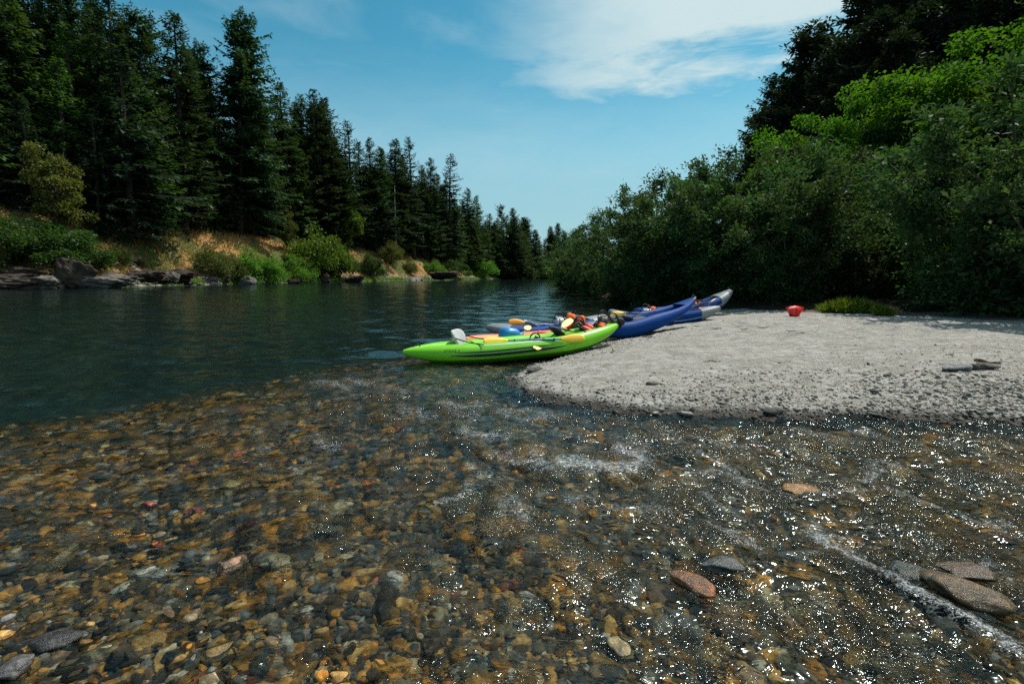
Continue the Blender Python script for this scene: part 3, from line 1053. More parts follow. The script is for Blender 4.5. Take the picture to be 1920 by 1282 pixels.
def conifer(seed, H=40.0, RB=5.0, start=.12, power=.8, droop=.25, dens=1.0, gap=.0, flat=0.0, whorl=.75, tw=1.0):
    """-> trunk mesh, crown mesh of one conifer H metres tall"""
    g = np.random.default_rng(seed)
    tr = MB()
    nz = 14
    zz = np.linspace(0, H * .995, nz)
    wob = np.cumsum(g.normal(0, .05, (nz, 2)), 0)
    wob -= wob[0]
    r0 = H * .0125
    pts = np.column_stack([wob, zz])
    tr.add(*tube(pts, r0 * (1 - zz / H) ** .8 + .03, 8))
    trunk_xy = lambda z: np.array([np.interp(z, zz, wob[:, 0]), np.interp(z, zz, wob[:, 1])])
    ph = g.uniform(0, 6.28, 4)
    B, D, L, W = [], [], [], []
    z = H * .99
    while z > H * start:
        t = (H - z) / (H * (1 - start))
        env = RB * (max(t, .012) ** power)
        if flat: env = max(env, flat * RB * min(1, t * 14))
        env *= 1 - .55 * max(0, (t - .78) / .22)
        nb = int(g.integers(4, 7)) if t > .05 else 3
        for k in range(nb):
            if g.random() < gap: continue
            a = g.uniform(0, 6.28)
            asym = 1 + .20 * math.sin(a + ph[0]) + .16 * math.sin(2 * a + z * .35 + ph[1]) + .14 * math.sin(z * 1.1 + ph[2] + a)
            ln = env * asym * g.uniform(.7, 1.2)
            if ln < .25: ln = .25
            el0 = .55 * (1 - t) - droop * t * 1.3 + g.normal(0, .09)
            m = max(3, int(ln / .42))
            u = np.linspace(0, 1, m + 1)
            out = np.array([math.cos(a), math.sin(a)])
            rad = ln * u
            zc = z + rad * math.tan(max(-.9, min(.9, el0))) - droop * ln * .28 * u ** 2 + .16 * ln * u ** 4
            c = trunk_xy(z)
            P = np.column_stack([c[0] + out[0] * rad, c[1] + out[1] * rad, zc])
            if ln > 1.2:
                tr.add(*tube(P[::max(1, m // 3)] if m > 3 else P, np.linspace(.02 + .012 * ln, .012, len(P[::max(1, m // 3)] if m > 3 else P)), 3))
            first = .08 if t < .5 else .22
            for q in range(1, m + 1):
                if u[q] < first: continue
                fw = unit(P[q] - P[q - 1])
                sd = np.array([-out[1], out[0], 0])
                for s in (-1, 1):
                    if g.random() > dens: continue
                    dv = unit(fw * g.uniform(.35, .8) + s * sd * g.uniform(.5, 1.0) + np.array([0, 0, -.10 - .45 * droop * g.random()]))
                    le = (.42 + .75 * (1 - u[q]) * min(1, ln / 3.0)) * g.uniform(.7, 1.35) * tw * (1.0 + .08 * ln)
                    B.append(P[q] + g.normal(0, .05, 3)); D.append(dv); L.append(le); W.append(le * g.uniform(.34, .5))
                if g.random() < .8 * dens:     # hanging sprays give the bough some depth
                    dv = unit(fw * .45 + np.array([g.normal(0, .3), g.normal(0, .3), -.75]))
                    le = g.uniform(.4, 1.05) * tw
                    B.append(P[q]); D.append(dv); L.append(le); W.append(le * .34)
            B.append(P[-1]); D.append(unit(P[-1] - P[-2])); L.append(.5 * tw * g.uniform(.8, 1.3)); W.append(.2 * tw)
        z -= whorl * g.uniform(.55, 1.3) * (1 if t > .12 else .6)
    V, Fc = kites(np.array(B), np.array(D), np.array(L), np.array(W), g, g.normal(0, .45, len(B)))
    return tr.mesh('trunk'), make_mesh('crown', V, Fc, False)


def leaf_cloud(C, rc, n, leaf, asp, g, up=.45, flat=.8):
    """n leaves scattered through soft clumps with centres C and radii rc"""
    k = g.integers(0, len(C), n)
    v = unit(g.normal(size=(n, 3)))
    r = rc[k] * g.random(n) ** .45
    P = C[k] + v * r[:, None] * np.array([1, 1, flat])
    d = unit(v * .8 + g.normal(0, .75, (n, 3)) + np.array([0, 0, -.15]))
    le = leaf * g.uniform(.65, 1.35, n)
    return P, d, le, le * asp * g.uniform(.8, 1.2, n)


def broadleaf(seed, H=14.0, RX=5.0, base=.22, leaf=.30, asp=.62, nl=15000, nclump=70, rc=1.25, lean=0.0, squash=1.0):
    g = np.random.default_rng(seed)
    tr = MB()
    top = np.array((lean * H * .15, 0, H * .62))
    zs = np.linspace(0, 1, 8)[:, None]
    pts = zs * top
    pts[:, :2] += np.cumsum(g.normal(0, .07, (8, 2)), 0)
    tr.add(*tube(pts, np.linspace(H * .02, H * .008, 8), 8))
    C, rcs = [], []
    zc = H * (base + (1 - base) * .52)
    hz = H * (1 - base) * .5
    for k in range(nclump):
        v = unit(g.normal(size=3))
        rr = g.random() ** .38
        p = np.array((lean * H * .1, 0, zc)) + v * np.array((RX, RX, hz * squash)) * rr * (1 + .22 * g.normal() * .6)
        if p[2] < H * base * .7: p[2] = H * base * .7 + g.random()
        C.append(p)
        rcs.append(rc * g.uniform(.6, 1.3))
        if k < 26:
            st = pts[int(g.integers(3, 8))]
            mid = (st + p) / 2 + np.array((0, 0, .35)) + g.normal(0, .2, 3)
            tr.add(*tube(np.array([st, st * .5 + mid * .5, mid, p]), np.array([.11, .08, .055, .015]) * H / 14, 4))
    P, d, le, wi = leaf_cloud(np.array(C), np.array(rcs), nl, leaf, asp, g)
    V, Fc = kites(P, d, le, wi, g, g.uniform(-1.2, 1.2, nl))
    return tr.mesh('trunk'), make_mesh('crown', V, Fc, False)


def willow(seed, H=6.5, RX=3.2, nstem=13, leaf=.165, nl=18500, skirt=1.0):
    """many leaning stems from one base, leafy from the ground to ragged top"""
    g = np.random.default_rng(seed)
    st = MB()
    TP, TD = [], []
    for s in range(nstem):
        a = 6.283 * s / nstem + g.normal(0, .3)
        reach = RX * g.uniform(.25, 1.0)
        hh = H * (.98 - .5 * (reach / RX) ** 2.2) * g.uniform(.86, 1.0)
        n = 10
        u = np.linspace(0, 1, n)
        P = np.column_stack([math.cos(a) * reach * u ** 1.25, math.sin(a) * reach * u ** 1.25, hh * (u ** .85)])
        P[:, :2] += np.cumsum(g.normal(0, .07, (n, 2)), 0)
        st.add(*tube(P, np.linspace(.055, .008, n), 5))
        for b in range(21):
            q = g.uniform(.06, 1.0)
            p = np.array([np.interp(q, u, P[:, i]) for i in range(3)])
            aa = a + g.normal(0, 1.1)
            ln = g.uniform(.5, 1.5) * (1 - .45 * q)
            e = g.uniform(-.35, .5) if q > .35 else g.uniform(-.55, .35)
            dv = np.array((math.cos(aa) * math.cos(e), math.sin(aa) * math.cos(e), math.sin(e)))
            m = 6
            t = np.linspace(0, 1, m)[:, None]
            Q = p + dv * ln * t + np.array((0, 0, -.18)) * ln * t ** 2
            Q[:, 2] = np.maximum(Q[:, 2], .06)
            if b < 14: st.add(*tube(Q[::2], np.array([.014, .009, .004]), 3))
            for i in range(m):
                TP.append(Q[i]); TD.append(dv)
        # ragged leader
        for i in range(2):
            TP.append(P[-1] + np.array((g.normal(0, .08), g.normal(0, .08), .12 * i))); TD.append(np.array((0, 0, 1.0)))
    TP, TD = np.array(TP), np.array(TD)
    k = g.integers(0, len(TP), nl)
    P = TP[k] + g.normal(0, .10, (nl, 3))
    d = unit(TD[k] * .6 + g.normal(0, .6, (nl, 3)) + np.array((0, 0, .12)))
    le = leaf * g.uniform(.6, 1.35, nl)
    V, Fc = kites(P, d, le, le * g.uniform(.34, .5, nl), g, g.uniform(-1.4, 1.4, nl), .45)
    V[:, 2] = np.maximum(V[:, 2], .03)
    return st.mesh('trunk'), make_mesh('crown', V, Fc, False)


def bushmesh(seed, H=5.0, RX=3.2, leaf=.26, asp=.55, nl=9000, nclump=46, rc=.95):
    g = np.random.default_rng(seed)
    st = MB()
    C, rcs = [], []
    for k in range(nclump):
        a = g.uniform(0, 6.28)
        rr = RX * g.random() ** .55
        zt = H * (1 - .62 * (rr / RX) ** 2) * g.uniform(.15, 1.0) ** .6
        p = np.array((math.cos(a) * rr, math.sin(a) * rr, max(.35, zt - .4)))
        C.append(p); rcs.append(rc * g.uniform(.55, 1.3))
        if k < 16:
            st.add(*tube(np.array([(p[0] * .06, p[1] * .06, -.3), p * np.array((.35, .35, .55)), p]), np.array([.07, .045, .012]), 4))
    P, d, le, wi = leaf_cloud(np.array(C), np.array(rcs), nl, leaf, asp, g)
    P[:, 2] = np.maximum(P[:, 2], .05)
    V, Fc = kites(P, d, le, wi, g, g.uniform(-1.2, 1.2, nl))
    return st.mesh('stems'), make_mesh('crown', V, Fc, False)


def kind(pair, crown, bark=None):
    pair[0].materials.append(bark or M['bark'])
    pair[1].materials.append(crown)
    return pair


# heights of the prototypes in metres are scaled for each tree
PROTO = {
    'spire': (kind(conifer(1, 45, 5.6, .08, .60, .30, 1.0), M['conifer']), 45),
    'spire2': (kind(conifer(2, 45, 6.4, .08, .66, .22, 1.0), M['conifer']), 45),
    'broad': (kind(conifer(3, 45, 9.2, .08, .58, .30, 1.0, .03, 0, .72, 1.2), M['conifer']), 45),
    'layered': (kind(conifer(4, 45, 5.6, .10, .58, .34, .95, .06, .2, .95, 1.0), M['conifer_blue']), 45),
    'sparse': (kind(conifer(5, 45, 5.8, .10, .56, .25, .85, .15, .25, .85, .95), M['conifer_blue']), 45),
    'gnarl': (kind(conifer(6, 45, 7.2, .12, .34, .22, .95, .15, .55, 1.0, 1.15), M['conifer']), 45),
    'young': (kind(conifer(7, 22, 4.6, .03, .85, .35, 1.0, 0, 0, .55, .85), M['conifer_blue']), 22),
    'young2': (kind(conifer(8, 22, 4.2, .03, .75, .30, 1.0, .03, 0, .55, .85), M['conifer_green']), 22),
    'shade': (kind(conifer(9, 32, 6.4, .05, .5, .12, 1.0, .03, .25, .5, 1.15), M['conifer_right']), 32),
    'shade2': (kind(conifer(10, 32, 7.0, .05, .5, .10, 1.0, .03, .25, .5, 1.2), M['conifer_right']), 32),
    'maple': (kind(broadleaf(21, 14, 4.8, .15, .21, .7, 30000, 95, .95), M['maple']), 14),
    'maple2': (kind(broadleaf(22, 14, 5.0, .12, .21, .7, 30000, 85, 1.0, .5), M['maple']), 14),
    'alder': (kind(broadleaf(23, 14, 4.4, .08, .42, .62, 11000, 70, 1.2), M['bush']), 14),
    'alder_dark': (kind(broadleaf(26, 14, 4.4, .06, .42, .62, 11000, 64, 1.2), M['bush_dark']), 14),
    'alder_yellow': (kind(broadleaf(24, 14, 4.0, .15, .42, .6, 7500, 52, 1.1), M['yellow']), 14),
    'alder_olive': (kind(broadleaf(25, 14, 4.2, .08, .42, .6, 9500, 60, 1.15), M['bush_olive']), 14),
    'bush': (kind(bushmesh(31), M['bush'], M['twig']), 5),
    'bush2': (kind(bushmesh(32, 5, 3.6, .26, .5, 9500, 52), M['bush'], M['twig']), 5),
    'bush_dark': (kind(bushmesh(34, 5, 3.4, .27, .55, 9500, 48), M['bush_dark'], M['twig']), 5),
    'bush_olive': (kind(bushmesh(33, 5, 3.3, .26, .5, 8000, 44), M['bush_olive'], M['twig']), 5),
    'willow': (kind(willow(41), M['willow'], M['twig']), 6.5),
    'willow2': (kind(willow(42, 6.5, 3.5, 14), M['willow'], M['twig']), 6.5),
    'willow3': (kind(willow(43, 6.5, 3.0, 12), M['willow'], M['twig']), 6.5),
    'willow4': (kind(willow(44, 6.5, 3.3, 12, .15), M['willow'], M['twig']), 6.5),
}
TG = np.random.default_rng(90)
NAMES = {'spire': 'conifer_tree', 'spire2': 'conifer_tree', 'broad': 'conifer_tree', 'layered': 'conifer_tree', 'sparse': 'conifer_tree', 'gnarl': 'conifer_tree',
         'young': 'conifer_tree', 'young2': 'conifer_tree', 'shade': 'conifer_tree', 'shade2': 'conifer_tree', 'maple': 'broadleaf_tree', 'maple2': 'broadleaf_tree',
         'alder': 'broadleaf_tree', 'alder_yellow': 'broadleaf_tree', 'alder_olive': 'broadleaf_tree', 'bush': 'bank_shrub', 'bush2': 'bank_shrub', 'bush_olive': 'bank_shrub', 'bush_dark': 'bank_shrub', 'alder_dark': 'broadleaf_tree',
         'willow': 'willow_shrub', 'willow2': 'willow_shrub', 'willow3': 'willow_shrub', 'willow4': 'willow_shrub'}
CATS = {'conifer_tree': 'conifer', 'broadleaf_tree': 'tree', 'bank_shrub': 'shrub', 'willow_shrub': 'willow'}


def tree(kind_, x, y, height, label, group=None, wide=1.0, z=None, rz=None):
    (tm, cm), H = PROTO[kind_]
    nm = NAMES[kind_]
    s = height / H
    zb = gz1(x, y) - .15 if z is None else z
    root = empty(nm, (x, y, zb), (0, 0, TG.uniform(0, 6.28) if rz is None else rz))
    root.scale = (s * wide, s * wide, s)
    if nm == 'conifer_tree':
        root.rotation_euler.x, root.rotation_euler.y = TG.normal(0, .022), TG.normal(0, .022)
    tag(root, label, CATS[nm], group)
    for n_, me in (('stems' if nm == 'bank_shrub' else 'trunk', tm), ('crown', cm)):
        o = bpy.data.objects.new(n_, me)
        COL.objects.link(o)
        o.parent = root
    return root


def tree_px(kind_, px, top, depth, label, group=None, wide=1.0, rz=None):
    """a tree at world depth `depth` (metres) whose top stands at picture height `top`"""
    p = atd(px, top, depth)
    zb = gz1(p[0], depth) - .2
    return tree(kind_, p[0], depth, max(1.0, p[2] - zb), label, group, wide, zb, rz)


def hit(px, py, y0, y1=600.0):
    """depth at which the line of sight through a picture point first meets the ground"""
    ys = np.linspace(y0, y1, 4000)
    d = ray(px, py)
    x, z = d[0] / d[1] * ys, CH + d[2] / d[1] * ys
    h = np.where(gz(x, ys) >= z)[0]
    return float(ys[h[0]]) if len(h) else y1


def tree_on(kind_, px, top, foot, label, group=None, wide=1.0, y0=30.0):
    return tree_px(kind_, px, top, hit(px, foot, y0), label, group, wide)


G_SKY = 'tall conifers along the far bank skyline'
G_FOR = 'crowded conifers filling the far bank slope'
LEFT = [
    ('broad', -40, -120, 92, 'huge dark conifer cut by the left picture edge', 1.0), ('spire2', 35, -90, 100, 'dark conifer second from the left picture edge, top out of frame', 1.15),
    ('broad', 120, -60, 104, 'dark conifer third from the left edge, top out of frame', .8), ('spire2', 185, -45, 100, 'tall dark conifer whose tip just leaves the frame top left', 1.2),
    ('gnarl', 258, 20, 104, 'flat topped gnarled conifer with bare gaps near its crown', .95), ('spire2', 313, 24, 112, 'pointed conifer between the gnarled one and the great broad one', 1.45),
    ('broad', 422, 14, 108, 'great broad conifer, tallest pyramid against the open sky', 1.15), ('spire2', 455, 150, 118, 'conifer leaning into the right flank of the great broad pyramid', 1.2),
    ('spire', 535, 157, 132, 'slim spired conifer, first right of the great broad one', 1.54), ('sparse', 579, 165, 140, 'see-through conifer with airy top, right of the slim spire', 1.34),
    ('spire', 612, 204, 150, 'narrow conifer just right of the airy topped one', 1.54), ('layered', 651, 227, 158, 'conifer with open tiers at the first dip of the skyline', 1.47),
    ('spire2', 690, 259, 172, 'dense conifer after the first dip of the skyline', 1.41), ('spire2', 716, 275, 182, 'blunt conifer between two denser ones in mid skyline', 1.54),
    ('spire', 741, 260, 186, 'conifer left of the neatly tiered one in mid skyline', 1.66), ('layered', 772, 257, 196, 'neatly tiered conifer standing clear in mid skyline', 1.34),
    ('spire2', 794, 318, 200, 'lower conifer tucked right of the neatly tiered one', 1.41), ('spire', 809, 296, 215, 'thin conifer left of the lone tiered spire', 1.28),
    ('spire', 826, 330, 222, 'short conifer hugging the lone tiered spire', .9), ('layered', 841, 289, 228, 'lone tiered spire with drooping boughs, last tall one before the drop', 1.41),
    ('spire2', 876, 352, 248, 'dark conifer standing just past the lone tiered spire', 1.54), ('spire', 898, 388, 265, 'small thin conifer on the falling skyline', 1.41),
    ('spire2', 917, 400, 285, 'squat conifer on the falling skyline', 1.66), ('gnarl', 941, 385, 305, 'round headed conifer leading the distant cluster', .8),
    ('spire2', 958, 390, 318, 'middle conifer of the distant cluster of three', 1.2), ('spire2', 972, 390, 325, 'right hand conifer of the distant cluster of three', 1.3),
    ('broad', 1003, 430, 372, 'far dark conifer at the end of the river reach', 1.0), ('broad', 1032, 424, 430, 'far conifer left of the hilltop pair downstream', .95),
    ('broad', 1046, 418, 440, 'highest far conifer downstream at the river bend', .9), ('broad', 1060, 432, 445, 'far conifer right of the highest one at the bend', .9),
    ('gnarl', 1087, 430, 330, 'far tree peeping over the end of the willow thicket', .9),
    # second storey in front
    ('young2', 262, 135, 92, 'dense conifer standing before the gnarled one, tip at mid crown', 1.5), ('young', 163, 205, 84, 'skirted fir with tiered boughs down to the dry grass', 1.15),
    ('young', 40, 175, 84, 'dark fir behind the yellowing tree at far left', 1.5), ('young2', 345, 225, 92, 'dark conifer in shade left of the green alder', 1.35),
    ('young2', 395, 240, 100, 'shaded conifer beneath the great broad pyramid', 1.4), ('young2', 480, 260, 112, 'shaded conifer beside the brownish broadleaf on the slope', 1.4),
    ('young', 555, 285, 122, 'greyish fir below the slim spire', 1.2), ('young2', 603, 300, 132, 'green conifer below the see-through one', 1.4),
    ('young2', 655, 320, 142, 'green conifer with bare mast on the middle slope', 1.3), ('young', 700, 330, 158, 'fir above the orange scree', 1.4),
    ('young2', 752, 345, 168, 'conifer beside the dead white snag', 1.4), ('young2', 800, 378, 188, 'dark conifer above the yellow grass slope', 1.4),
    ('young2', 850, 385, 205, 'dark conifer under the lone tiered spire', 1.4), ('young2', 905, 425, 250, 'dark conifer behind the yellow green alder downstream', 1.4),
    ('young', 215, 90, 93, 'greyish fir between the tall dark left conifers', 1.6), ('young2', 95, 110, 90, 'deep green conifer above the yellowing tree', 1.5),
]
FOOT = lambda px: np.interp(px, [0, 165, 300, 500, 640, 760, 880, 960], [440, 440, 432, 438, 462, 482, 504, 514])
for k, px, top, dep, lab, wd in LEFT:
    if px < 960: dep = max(dep, hit(px, FOOT(px), 40) + 2)
    tree_px(k, px, top, dep, lab, G_SKY if top < 440 else None, wd)
# the rest of the forest: cannot be told apart in the photograph
g = np.random.default_rng(14)
n = 0
while n < 120:
    y = 66 * (430 / 66) ** g.random()
    d = g.uniform(20, 62)
    x = lx(BANK, y) - d
    if abs(x / y) > 1.12: continue
    zb = gz1(x, y)
    lim = 30 + .0 * d
    h = g.uniform(28, 40) - .16 * d
    # stay under the traced skyline
    px = 960 + F * x / y
    topz = zb + h
    py = HZ - (topz - CH) / y * F
    skyl = np.interp(px, [0, 250, 330, 430, 500, 560, 640, 700, 800, 850, 900, 960, 1030], [0, 60, 90, 90, 210, 220, 270, 300, 330, 350, 415, 420, 440])
    if py < skyl: h -= (skyl - py) * y / F
    if h < 9: continue
    tree(g.choice(['spire2', 'spire2', 'broad', 'young2', 'young']), x, y, h, 'dark conifer deep in the crowded forest of the far slope', G_FOR, g.uniform(1.2, 1.6))
    n += 1
for k, px, top, foot, lab, wd in (('alder_yellow', 92, 280, 440, 'yellowing broadleaf tree in front of the dark firs at far left', 1.0), ('alder_yellow', 512, 330, 442, 'yellow brown broadleaf tree hanging over the slope', .6),
                                  ('alder', 376, 318, 430, 'green alder with rounded crown above the orange slope', .85), ('alder', 648, 378, 470, 'bright green broadleaf above the river side shrubs', .9),
                                  ('alder_olive', 745, 405, 480, 'olive broadleaf tree behind the dead snag foot', .8), ('alder_yellow', 884, 437, 508, 'yellow green alder before the far conifers', .8),
                                  ('alder_olive', 540, 400, 470, 'olive broadleaf beside the bright green shrub', .7),
                                  ('alder_olive', 455, 372, 440, 'small olive broadleaf at the top of the orange slope', .7)):
    tree_on(k, px, top, foot, lab, None, wd)
SHR = [('bush_dark', 25, 400, 494, 'big dark green shrub at the left edge above the rocks', 1.0), ('bush_dark', 108, 408, 490, 'leafy green shrub mass behind the leaning rock', 1.1),
       ('bush_olive', 218, 456, 490, 'olive shrub beside the pale scree', .9), ('bush_olive', 165, 470, 500, 'small olive shrub at the edge of the dry grass', .9),
       ('bush_olive', 395, 456, 516, 'tall olive willow scrub on the sunny slope', .85),
       ('bush', 472, 464, 526, 'bright green shrub spreading down to the water', 1.2), ('bush_olive', 428, 474, 522, 'yellow green scrub beside the bright shrub', .9),
       ('bush', 590, 420, 518, 'large bright green shrub overhanging the water, tallest of its kind', .85), ('bush2', 553, 474, 524, 'green shrub left of the tallest bank shrub', .9),
       ('bush_dark', 630, 452, 518, 'green shrub right of the tallest bank shrub', .8), ('bush_dark', 694, 472, 520, 'rounded dark green shrub above the waterline', .8),
       ('bush_olive', 730, 452, 492, 'dull shrub below the dead snag', 1.1), ('bush_olive', 768, 488, 512, 'low shrub in the yellow grass downstream', 1.0),
       ('bush', 812, 486, 514, 'green shrub at the end of the yellow slope', 1.2), ('bush_dark', 852, 484, 519, 'green shrub beneath the dark downstream conifers', 1.3),
       ('bush', 903, 480, 520, 'shrub under the yellow green alder', 1.1), ('bush_dark', 940, 474, 520, 'waterside shrub before the distant cluster', 1.1),
       ('bush', 975, 474, 520, 'pale green waterside shrub far downstream', 1.1), ('bush2', 1003, 476, 520, 'far green shrub where the river bends', 1.2),
       ('bush2', 508, 486, 524, 'low green shrub at the foot of the bright shrub', 1.0), ('bush_olive', 262, 486, 500, 'tiny olive shrub on the scree', .9),]
for k, px, top, foot, lab, wd in SHR:
    tree_on(k, px, top, foot, lab, 'shrubs along the far bank', wd)
for k, px, top, dep, lab, wd in (('bush', 1030, 482, 400, 'farthest green shrub beside the willow point', 1.6), ('bush', 1050, 474, 420, 'far shrub just behind the willow point', 1.6)):
    tree_px(k, px, top, dep, lab, 'shrubs along the far bank', wd)
fg = np.random.default_rng(66)
for k, px, top, dep, lab, wd in LEFT[8:27]:
    for q in range(2):
        px2, top2 = px + fg.choice((-1, 1)) * fg.uniform(10, 26), top + fg.uniform(14, 60)
        if px2 > 1000: continue
        dp = max(dep, hit(px2, FOOT(px2), 40) + 4) * fg.uniform(1.0, 1.08)
        tree_px(fg.choice(['spire2', 'broad', 'young2', 'young', 'layered']), px2, top2, dp, 'dark conifer deep in the crowded forest of the far slope', G_FOR, fg.uniform(1.3, 1.8))
for px in range(884, 1076, 8):
    top = np.interp(px, [880, 900, 920, 940, 972, 985, 1003, 1020, 1035, 1048, 1065, 1075], [372, 402, 412, 396, 400, 434, 438, 444, 432, 428, 444, 452]) + fg.uniform(4, 30)
    tree_px(fg.choice(['spire2', 'broad', 'young2']), px, top, np.interp(px, [884, 960, 1076], [285, 340, 470]), 'dark conifer deep in the crowded forest of the far slope', G_FOR, fg.uniform(1.3, 1.8))
for k, px, top, dep, wd in (('broad', 365, 80, 130, 1.0), ('broad', 460, 120, 130, .9), ('spire2', 495, 175, 134, 1.4), ('spire2', 560, 195, 144, 1.4), ('broad', 600, 225, 152, .9), ('spire2', 240, 40, 118, 1.4), ('broad', 180, 0, 120, .9), ('broad', 630, 250, 160, .8), ('spire2', 670, 265, 170, 1.4), ('spire2', 756, 290, 195, 1.4), ('broad', -90, -60, 106, 1.1), ('spire2', 5, -50, 116, 1.3), ('broad', 75, -30, 118, 1.0), ('spire2', 150, -20, 114, 1.35), ('broad', 215, 30, 122, .9), ('spire2', 285, 70, 120, 1.4),
                            ('spire2', 350, 90, 124, 1.5), ('broad', 390, 150, 128, 1.0), ('spire2', 470, 200, 128, 1.3), ('young2', 20, 120, 96, 1.5), ('young2', 130, 60, 98, 1.6), ('young2', 300, 180, 102, 1.6),
                            ('young2', 440, 260, 112, 1.6), ('young2', 520, 270, 126, 1.5), ('young2', 575, 280, 136, 1.5), ('young2', 632, 300, 146, 1.5), ('young2', 675, 320, 160, 1.5), ('young2', 725, 345, 175, 1.5),
                            ('young2', 780, 365, 190, 1.5), ('young2', 825, 390, 210, 1.5), ('young2', 870, 410, 235, 1.5), ('young2', 925, 430, 280, 1.5), ('young2', 985, 440, 340, 1.5), ('young2', 1015, 450, 390, 1.5)):
    dep = max(dep, hit(px, FOOT(px), 40) + 6) if px < 960 else dep
    tree_px(k, px, top, dep, 'dark conifer deep in the crowded forest of the far slope', G_FOR, wd)

# dead snag
sy_ = hit(739, 480, 40)
p = atd(739, 348, sy_)
zb = gz1(p[0], sy_) - .3
root = empty('dead_tree', (p[0], sy_, zb))
tag(root, 'bare white dead snag among the green conifers', 'dead tree')
hh = p[2] - zb
mb = MB().add(*tube(np.array([(0, 0, 0), (.15, 0, hh * .4), (.05, 0, hh * .75), (.2, 0, hh)]), np.array([.55, .42, .25, .06]), 7))
link('trunk', mb.mesh('trunk'), M['deadwood'], root)
for k in range(6):
    a, z0 = k * 2.2, hh * (.35 + .1 * k)
    link('branch', MB().add(*tube(np.array([(.1, 0, z0), (math.cos(a) * 1.2, math.sin(a) * .8, z0 + .3), (math.cos(a) * 2.2, math.sin(a) * 1.6, z0 + .1)]), np.array([.11, .07, .02]), 5)).mesh('branch'), M['deadwood'], root)

# willow thicket on the near right bank
WL = [(1072, 452, 60, 'willow'), (1095, 418, 52, 'willow2'), (1128, 402, 43, 'willow3'), (1165, 385, 36, 'willow'), (1208, 340, 31, 'willow4'), (1255, 318, 28, 'willow2'),
      (1300, 296, 27, 'willow'), (1345, 290, 25.5, 'willow3'), (1390, 272, 24, 'willow4'), (1440, 250, 23, 'willow2'), (1545, 236, 22.0, 'willow'), (1500, 300, 20.5, 'willow4'),
      (1620, 345, 19.5, 'willow3'), (1715, 330, 18.5, 'willow2'), (1800, 300, 17.0, 'willow'), (1860, 205, 16.0, 'willow4'), (1945, 130, 14.5, 'willow2'), (2040, 160, 13.5, 'willow')]
WLAB = ['lowest willow at the downstream point of the thicket', 'second willow from the downstream point', 'third willow from the downstream point', 'fourth willow from the downstream point',
        'ragged topped willow where the thicket first rises', 'willow with sparse sprays against the sky above the blue kayaks', 'willow above the middle of the thicket with loose top',
        'tall willow with single shoots above its crown', 'willow below the dark hillside conifers', 'willow standing in front of the bright maple tops', 'greyish willow with rounded crown above the red bag',
        'willow behind the bow of the farthest kayak', 'low willow left of the dark gap in the thicket', 'silvery willow in the dark middle of the right bank', 'silvery willow above the grass patch',
        'tall silvery willow near the right picture edge', 'tallest willow cut by the right picture edge', 'willow mostly outside the right picture edge']
for (px, top, dep, k), lab in zip(WL, WLAB):
    tree_px(k, px, top - (8 if px < 1750 else 30), dep + (1.8 if 1600 < px < 1830 else -1.6 if dep < 26 else 0), lab, 'willows of the thicket behind the bar', 1.15)
WF = [(1110, 470, 40, 'willow2'), (1165, 462, 31, 'willow4'), (1225, 430, 26.5, 'willow'), (1290, 425, 23.8, 'willow3'), (1355, 415, 21.5, 'willow2'), (1420, 420, 19.8, 'willow'),
      (1490, 432, 17.9, 'willow4'), (1560, 455, 17.4, 'willow2'), (1640, 440, 16.2, 'willow3'), (1730, 420, 15.0, 'willow'), (1830, 400, 13.9, 'willow4'), (1930, 380, 12.9, 'willow2'),
      (1060, 480, 58, 'willow3'), (1085, 478, 48, 'willow')]
WFL = ['low willow dipping into the river, upstream of the point', 'low willow trailing over dark water behind the blue kayaks', 'low willow right behind the blue kayak sterns',
       'low willow between the kayak bows', 'low dark willow behind the raised blue bow', 'low willow behind the grey bow', 'low willow behind the red bag', 'low willow behind the bright grass patch',
       'low willow above the brown earth', 'low willow over the shaded sand', 'low willow in the deep shade at right', 'low willow at the right picture edge', 'low willow at the very tip of the thicket', 'low willow just behind the tip of the thicket']
for (px, top, dep, k), lab in zip(WF, WFL):
    tree_px(k, px, top, dep + ((2.8 if 1540 < px < 1850 else 1.0) if dep < 26 else 0), lab, 'low willows in front of the thicket', 1.1)
